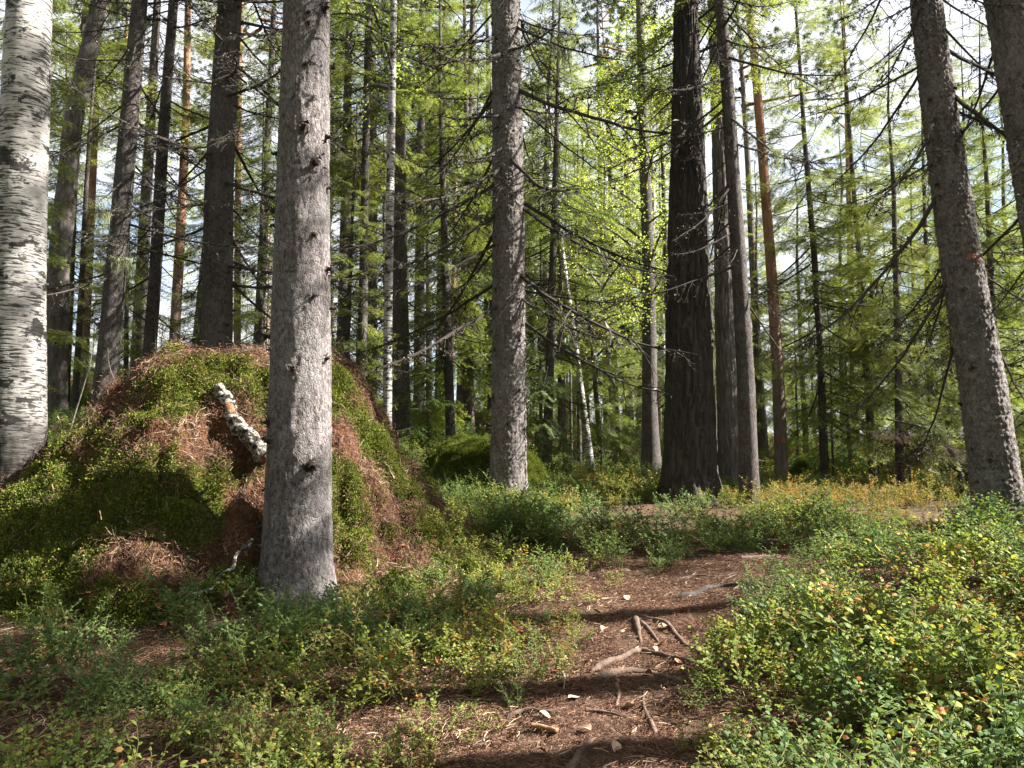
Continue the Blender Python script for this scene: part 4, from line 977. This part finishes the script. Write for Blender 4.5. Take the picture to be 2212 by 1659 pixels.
def mound_pts(n, r, tmax=1.36):
    a = r.uniform(-math.pi, math.pi, n * 2); q = np.sqrt(r.random(n * 2)) * tmax
    x = MC[0] + np.cos(a) * q * m_R(a); y = MC[1] + np.sin(a) * q * m_R(a)
    k = (y < MC[1] + 0.9) & (m_h(x, y) > tz(x, y) - 0.02); return x[k][:n], y[k][:n]
rm = np.random.default_rng(9)
x, y = mound_pts(15000, rm); mk = moss_mask(x, y); k = rm.random(len(x)) < np.clip(1.05 - 0.88 * mk, 0, 1); x, y = x[k], y[k]
e, _ = slope_rot(lambda a, b: m_h(a, b), x, y, rm)
scatter('needle_litter', np.stack([x, y, m_h(x, y) + 0.006], -1), e, rm.uniform(0.45, 0.85, len(x)), rm.choice([0, 1, 2, 3, 0, 1, 2, 3, 0, 1, 2, 3, 4, 5], len(x)), LCOL, None, parent=mound)
# litter on path and on the bare floor round the big trunk
x = rm.uniform(-4.5, 4.5, 34000); y = rm.uniform(1.5, 9, 34000); pd = path_d(x, y)
k = in_view(x, y, 1.0) & ((pd < 0.05) | ((x < 0.2) & (y < 6.2) & (rm.random(34000) < 0.75)) | (rm.random(34000) < 0.4)) & (m_h(x, y) < tz(x, y)); x, y = x[k], y[k]; pd = pd[k]
e, _ = slope_rot(tz, x, y, rm)
scatter('path_litter', np.stack([x, y, tz(x, y) + np.where(pd < 0, 0.014, 0.004)], -1), e, rm.uniform(0.28, 0.6, len(x)) * np.where(pd < 0, 1.0, 1.3), rm.choice([0, 1, 2, 3, 0, 1, 2, 3, 0, 1, 2, 3, 5], len(x)), LCOL, 'fine reddish needles and twigs strewn over the path and bare floor', 'needle litter')

# moss
def moss_tuft(seed, c0, c1, n=64, sp=0.036, h=0.0135):
    r = np.random.default_rng(seed); b = np.stack([r.normal(0, sp, n), r.normal(0, sp, n), np.full(n, -0.004)], -1)
    d = np.stack([r.normal(0, 0.85, n), r.normal(0, 0.85, n), np.ones(n)], -1); d /= np.linalg.norm(d, axis=1, keepdims=True)
    l = h * r.uniform(0.6, 1.4, (n, 1)); s = np.cross(d, r.normal(0, 1, (n, 3))); s /= np.linalg.norm(s, axis=1, keepdims=True); w = l * 0.28
    V = np.stack([b, b + d * l * .55 + s * w, b + d * l * .55 - s * w, b + d * l], 1).reshape(-1, 3); i = np.arange(n)[:, None] * 4
    k = r.random((n, 1)); g = Geo(); g.add(V, np.concatenate([i + [[0, 2, 1]], i + [[1, 2, 3]]]), 0, np.repeat(np.array(c0) * (1 - k) + np.array(c1) * k, 4, 0)); return g
MCOL = proto_col('moss', [gmesh('moss', moss_tuft(340 + i, (0.07, 0.088, 0.018), (0.19, 0.21, 0.042)), [MT['moss']]) for i in range(3)] + [gmesh('moss', moss_tuft(345 + i, (0.035, 0.052, 0.013), (0.10, 0.13, 0.027)), [MT['moss']]) for i in range(2)])
x, y = mound_pts(38000, rm); mk = moss_mask(x, y); k = rm.random(len(x)) < mk * 0.98 + 0.015; x, y = x[k], y[k]
e, _ = slope_rot(lambda a, b: m_h(a, b), x, y, rm)
scatter('moss', np.stack([x, y, m_h(x, y)], -1), e, rm.uniform(0.7, 1.35, len(x)), rm.integers(0, 5, len(x)), MCOL, None, parent=mound)
def moss_on(o, n, s0, s1):
    me = o.data; co = np.empty(len(me.vertices) * 3); me.vertices.foreach_get('co', co); co = co.reshape(-1, 3)
    nn = np.empty(len(me.vertices) * 3); me.vertices.foreach_get('normal', nn); nn = nn.reshape(-1, 3)
    nn = np.where((nn * co).sum(1, keepdims=True) < 0, -nn, nn)
    i = rm.integers(0, len(co), n); i = i[co[i, 2] > -0.05]
    scatter('moss', co[i] + rm.normal(0, 0.012, (len(i), 3)), eulers_for(nn[i], rm.uniform(0, 6.3, len(i))), rm.uniform(s0, s1, len(i)), rm.choice([0, 1, 3, 4, 4], len(i)), MCOL, None, parent=o)
moss_on(boul, 16000, 0.55, 1.1); moss_on(stump, 1500, 0.9, 1.6)

# fallen leaves: the larger ones one by one
def dead_leaf(seed, c):
    r = np.random.default_rng(seed); L, Wd_ = 0.055, 0.04
    u_ = np.linspace(0, 1, 6); V = []
    for q in u_:
        w = Wd_ * math.sin(math.pi * min(1, q ** 0.8)) * 0.55 + 0.0008
        cu = 0.012 * math.sin(q * 3 + seed)
        V += [(q * L - L / 2, -w, cu + 0.35 * w), (q * L - L / 2, 0, cu), (q * L - L / 2, w, cu + 0.45 * w)]
    T = []
    for i in range(5):
        for j in range(2):
            a = i * 3 + j; T += [(a, a + 1, a + 4), (a, a + 4, a + 3)]
    g = Geo(); g.add(V, T, 0, c); return g
DLF = [gmesh('fallen_leaf', dead_leaf(i, c), [MT['deadleaf']]) for i, c in enumerate([(0.30, 0.11, 0.06), (0.34, 0.22, 0.14), (0.42, 0.30, 0.21), (0.22, 0.12, 0.07), (0.36, 0.15, 0.09)])]
lv = [(1270, 1445), (1345, 1430), (1430, 1400), (1415, 1415), (1465, 1440), (1360, 1540), (1330, 1485), (1265, 1590), (1240, 1520), (1180, 1560), (1305, 1370), (1380, 1375), (1210, 1490), (1400, 1470), (1440, 1365), (1290, 1330), (1355, 1300), (1225, 1440), (1110, 1600), (1330, 1630), (1480, 1330), (1170, 1640)]
for i, (a, b) in enumerate(lv):
    p = hit(a, b)
    tag(obj('fallen_leaf', DLF[[1, 2, 2, 1, 4, 2, 0][i % 7]], loc=(p[0], p[1], p[2] + 0.028), rot=(rs.normal(0, 0.3), rs.normal(0, 0.3), rs.uniform(0, 6)), scale=rs.uniform(0.7, 1.15)), 'curled pale brown fallen leaf lying on the footpath', 'leaf', 'fallen leaves on the footpath')
lv = [(150, 1350), (590, 1485), (870, 1390), (345, 1322), (330, 1330), (350, 1365), (420, 1410), (258, 1373), (370, 1345), (430, 1300), (170, 1432), (700, 1450), (760, 1330), (940, 1440), (820, 1350), (880, 1300), (560, 1385), (1010, 1500), (640, 1400), (500, 1340), (930, 1180), (870, 1185)]
for i, (a, b) in enumerate(lv):
    p = hit(a, b, m_top)
    tag(obj('fallen_leaf', DLF[[0, 4, 3, 0, 1][i % 5]], loc=(p[0], p[1], p[2] + 0.03), rot=(rs.normal(0, 0.35), rs.normal(0, 0.35), rs.uniform(0, 6)), scale=rs.uniform(0.9, 1.5)), 'reddish brown fallen leaf on the litter around the large grey spruce and mound foot', 'leaf', 'fallen leaves round the large spruce')

# ------------------------------------------------------------------ roots, logs, sticks
def wood(name, label, cat, pix, rad, mat, fn=None, lift=0.0, sides=9, group=None, taper=True, rough=0.12, P=None):
    if P is None: P = np.array([hit(a, b, fn) for a, b in pix])
    P = spline(P, max(14, 7 * len(P))); 
    if fn is not False and lift is not None:
        f = fn or tz; P[:, 2] = f(P[:, 0], P[:, 1]) + lift + 0.009
    t = np.linspace(0, 1, len(P)); R = rad * ((1.1 - 0.75 * t) if taper else np.ones_like(t)) * (1 + rough * 2 * (fbm(t * 9, t * 0 + rad * 99, 0, 3, 3) - 0.5))
    if name == 'exposed_root':
        en = np.minimum(1, np.minimum(t, 1 - t) * 7); R = R * (0.35 + 0.65 * en ** 0.5); P[:, 2] -= (1 - en) * rad * 1.6
    V, T = tube(P, R, sides); V[:-2] += (np.stack([fbm(V[:-2, 0] * 22, V[:-2, 1] * 22, V[:-2, 2] * 22 + k * 9, 3, k) for k in range(3)], -1) - 0.5) * rad * 0.6
    c = P[0].copy(); o = obj(name, mesh(name, V - c, T, mat, smooth=True), loc=c)
    return tag(o, label, cat, group)
RT = MT['root']
wood('exposed_root', 'dark root slanting across the path to the bilberry edge', 'root', [(1330, 1325), (1360, 1333), (1430, 1351), (1465, 1383), (1515, 1418), (1560, 1440)], 0.021, RT, lift=0.008)
wood('exposed_root', 'pale arched root crossing the middle of the path', 'root', [(1270, 1462), (1305, 1446), (1345, 1433), (1385, 1416), (1430, 1426), (1480, 1436), (1530, 1440)], 0.019, RT, lift=0.016)
wood('exposed_root', 'thick dark root just below the pale arched root', 'root', [(1280, 1475), (1320, 1463), (1375, 1460), (1440, 1470), (1500, 1490)], 0.026, RT, lift=0.006)
wood('exposed_root', 'short knobbly root pointing down the path from the thick dark root', 'root', [(1322, 1466), (1333, 1492), (1337, 1515), (1330, 1540)], 0.014, RT, lift=0.008)
wood('exposed_root', 'short thick root at the near end of the path', 'root', [(1225, 1690), (1245, 1655), (1262, 1628), (1285, 1604)], 0.020, RT, lift=0.006)
wood('exposed_root', 'long black root in the shaded bend of the path', 'root', [(1430, 1300), (1490, 1292), (1540, 1275), (1585, 1271), (1640, 1273), (1680, 1270)], 0.027, MT['pine_dark'], lift=0.008)
wood('exposed_root', 'gnarled upright root stub splayed in the sunlit part of the path', 'root', [(1372, 1340), (1377, 1360), (1381, 1378), (1384, 1396)], 0.022, RT, lift=0.014)
wood('exposed_root', 'forked root lobe beside the gnarled root stub', 'root', [(1380, 1345), (1398, 1364), (1410, 1380), (1426, 1396)], 0.018, RT, lift=0.010)
wood('exposed_root', 'thin root running along the right edge of the near path', 'root', [(1420, 1600), (1400, 1560), (1390, 1520), (1400, 1490)], 0.011, RT, lift=0.006)
wood('exposed_root', 'thin root looping across the shaded far path', 'root', [(1450, 1262), (1500, 1250), (1550, 1252), (1610, 1240)], 0.014, RT, lift=0.008)
wood('exposed_root', 'thin dark root edging the left side of the near path', 'root', [(1090, 1560), (1140, 1545), (1190, 1548), (1240, 1536)], 0.011, RT, lift=0.006)
wood('stick', 'short brown stick lying on the near left side of the path', 'stick', [(1148, 1585), (1175, 1590), (1203, 1598)], 0.011, MT['cutwood'], lift=0.016, taper=False)
wood('stick', 'thin curved stick on the path below the knobbly root', 'stick', [(1265, 1548), (1310, 1552), (1345, 1562)], 0.008, RT, lift=0.014)
wood('stick', 'thin pale twig left of the thick dark root', 'stick', [(1215, 1462), (1220, 1480), (1218, 1500)], 0.007, MT['deadwood'], lift=0.014)
wood('fallen_log', 'low weathered log edging the far bend of the path', 'log', [(1600, 1211), (1660, 1206), (1725, 1203)], 0.022, RT, lift=0.003)
# rotten birch log sticking out of the mound
a, b = hit(462, 858, m_top), hit(585, 1015, m_top); b = b + np.array([0.03, -0.10, 0.06]); a = a + np.array([0, 0.05, -0.02])
lg = obj('birch_log', None, loc=a); tag(lg, 'rotting white birch log half sunk in the front of the mound', 'log')
P = np.linspace(a, b, 40); P[:, 2] = np.maximum(P[:, 2], m_top(P[:, 0], P[:, 1]) + 0.01); P = spline(P[::6], 40); b = P[-1]; a = P[0].copy(); lg.location = a
t = np.linspace(0, 1, 40); R = 0.048 + 0.03 * t
V, T = tube(P, R, 20, False); V += (np.stack([fbm(V[:, 0] * 14, V[:, 1] * 14, V[:, 2] * 14 + k * 9, 3, k) for k in range(3)], -1) - 0.5) * 0.075
obj('bark', mesh('log_bark', V - a, T, MT['birchrot'], smooth=True), lg)
V, T = tube(P[1:-1] + (P[-1] - P[0]) * 0.015, R[1:-1] * 0.8, 16); obj('wood', mesh('log_wood', V - a, T, MT['cutwood'], smooth=True), lg)
# lichen crusted branch leaning on the large spruce
wood('lichen_branch', 'dead branch crusted with pale lichen leaning at the foot of the large grey spruce', 'branch', None, 0.015, MT['lichenwood'], fn=False, rough=0.5, P=np.array([at(545, 1165, 5.35), at(532, 1182, 5.3), at(510, 1198, 5.25), at(503, 1225, 5.15), at(478, 1240, 5.1), at(470, 1262, 5.0), at(448, 1276, 4.95), at(405, 1283, 4.9)]))
wood('stick', 'straight grey stick lying in the shaded litter at the foot of the mound', 'stick', None, 0.008, MT['deadwood'], fn=False, P=np.array([hit(235, 1362) + [0, 0, 0.03], hit(290, 1325) + [0, 0, 0.06], hit(345, 1288) + [0, 0, 0.09]]))
wood('stick', 'long thin dead branch lying in the bilberry before the large spruce', 'stick', [(560, 1345), (680, 1410), (760, 1440), (900, 1470)], 0.009, RT, lift=0.04)
wood('dead_sapling', 'thin pale dead stem leaning between the birch and the mound', 'stem', None, 0.012, MT['deadwood'], fn=False, P=np.array([at(138, 985, 9.2), at(160, 900, 9.25), at(188, 810, 9.2), at(199, 762, 9.2)]))
wood('dead_sapling', 'thin pale twig poking up from the left edge of the mound', 'stem', None, 0.007, MT['deadwood'], fn=False, P=np.array([at(258, 880, 7.7), at(250, 830, 7.7), at(236, 790, 7.7), at(233, 750, 7.7)]))
wood('fallen_log', 'dark fallen trunk lying behind the orange scarred spruce', 'log', None, 0.17, MT['pine_dark'], fn=False, sides=16, taper=False, P=np.array([at(1880, 1006, 17.5), at(2000, 1008, 17), at(2120, 1012, 16.6), at(2260, 1018, 16.2)]))
wood('fallen_log', 'thin white fallen stem lying behind the massive black pine', 'log', None, 0.05, MT['deadwood'], fn=False, P=np.array([at(1540, 1000, 21), at(1640, 996, 21.3), at(1725, 1001, 21.5)]))
wood('fallen_log', 'dark log half hidden in bilberry behind the middle spruce', 'log', None, 0.09, MT['spruce_dark'], fn=False, sides=12, P=np.array([at(1010, 1110, 10.9), at(1050, 1105, 10.8), at(1085, 1112, 10.7)]))
# broken snag and bent little tree
# dead brown brushy boughs hanging left of the leaning scarred trunk
rb = np.random.default_rng(33)
BRN = [gmesh('brown_bough', live_branch(1.6, 400 + i, step=0.03, ln=0.05, wd=0.010, droop=0.3, c0=(0.045, 0.03, 0.022), c1=(0.085, 0.06, 0.045), bare=0.2), [MT['twig'], MT['litter']]) for i in range(2)]
root = obj('dead_spruce_top', None, loc=(fx(2085, 12.5), 12.5, float(tz(fx(2085, 12.5), 12.5)))); tag(root, 'broken spruce top with brown withered boughs left of the orange scarred trunk', 'dead tree')
V, T = tube(spline(np.array([at(2085, 1075, 12.5), at(2060, 985, 12.5), at(2010, 930, 12.4), at(1915, 905, 12.2)]), 24) - np.array(root.location), np.linspace(0.05, 0.015, 24), 8)
obj('trunk', mesh('dead_top_trunk', V, T, MT['spruce_dark'], smooth=True), root)
for i in range(16):
    f = rb.random(); p = np.array([np.interp(f, [0, .5, 1], [2060, 2010, 1915]), np.interp(f, [0, .5, 1], [985, 930, 905])]); q = at(p[0], p[1], 12.35) - np.array(root.location)
    obj('bough', BRN[i % 2], root, q, (rb.normal(0, 0.3), rb.uniform(0.0, 0.5), rb.normal(3.1, 0.9)), rb.uniform(0.35, 0.65))
# white lichened snag on the large spruce
fr = NODES['spruce_front']; q = at(588, 758, 5.4) - np.array(fr[3])
V, T = tube(np.array([q + [0.04, 0.05, 0], q + [0.0, -0.03, 0.012], q + [-0.02, -0.07, -0.004]]), [0.012, 0.010, 0.006], 6)
sg = obj('snag', mesh('snag', V, T, MT['lichenwood']), fr[0]); sg['label'] = 'white lichened broken twig'

# orange scar and red blaze on two trunks: thin curved scabs standing just proud of the bark
MT['scar'] = mat_plain('resin_scar', (0.16, 0.06, 0.035), (0.36, 0.15, 0.09), 24, 0.8, 0.01)
def scab(key, px, py, D, wpx, hpx, label, proud):
    root, A, W, base = NODES[key]
    p = at(px, py, D) - np.array(base); z0 = p[2]; hz = hpx * pxm(D) / 2; cx0 = np.interp(z0, A[:, 2], A[:, 0]); r0 = np.interp(z0, A[:, 2], W)
    th0 = math.acos(max(-0.98, min(0.98, (p[0] - cx0) / r0))); dth = wpx * pxm(D) / 2 / r0 / max(0.35, math.sin(th0))
    rho, ang = np.meshgrid(np.linspace(0, 1, 7), np.linspace(0, 2 * math.pi, 28, endpoint=False), indexing='ij')
    k = 0.75 + 0.5 * fbm(np.cos(ang) * 1.5, np.sin(ang) * 1.5, 0, 3, 55)
    z = z0 + rho * k * np.sin(ang) * hz; th = -(th0 + rho * k * np.cos(ang) * dth)
    R = np.interp(z, A[:, 2], W) + proud * (1 - 0.9 * rho ** 3) - 0.002
    V = np.stack([np.interp(z, A[:, 2], A[:, 0]) + R * np.cos(th), R * np.sin(th), z], -1).reshape(-1, 3)
    o = obj('scar', mesh('scar', V, ringfaces(7, 28), MT['scar'], smooth=True), root); o['label'] = label
scab('spruce_right', 2083, 566, 8.0, 40, 26, 'orange brown scar in the bark', 0.026)
scab('pine_o4', 1686, 953, 15.0, 18, 14, 'faded red blaze on the bark', 0.02)
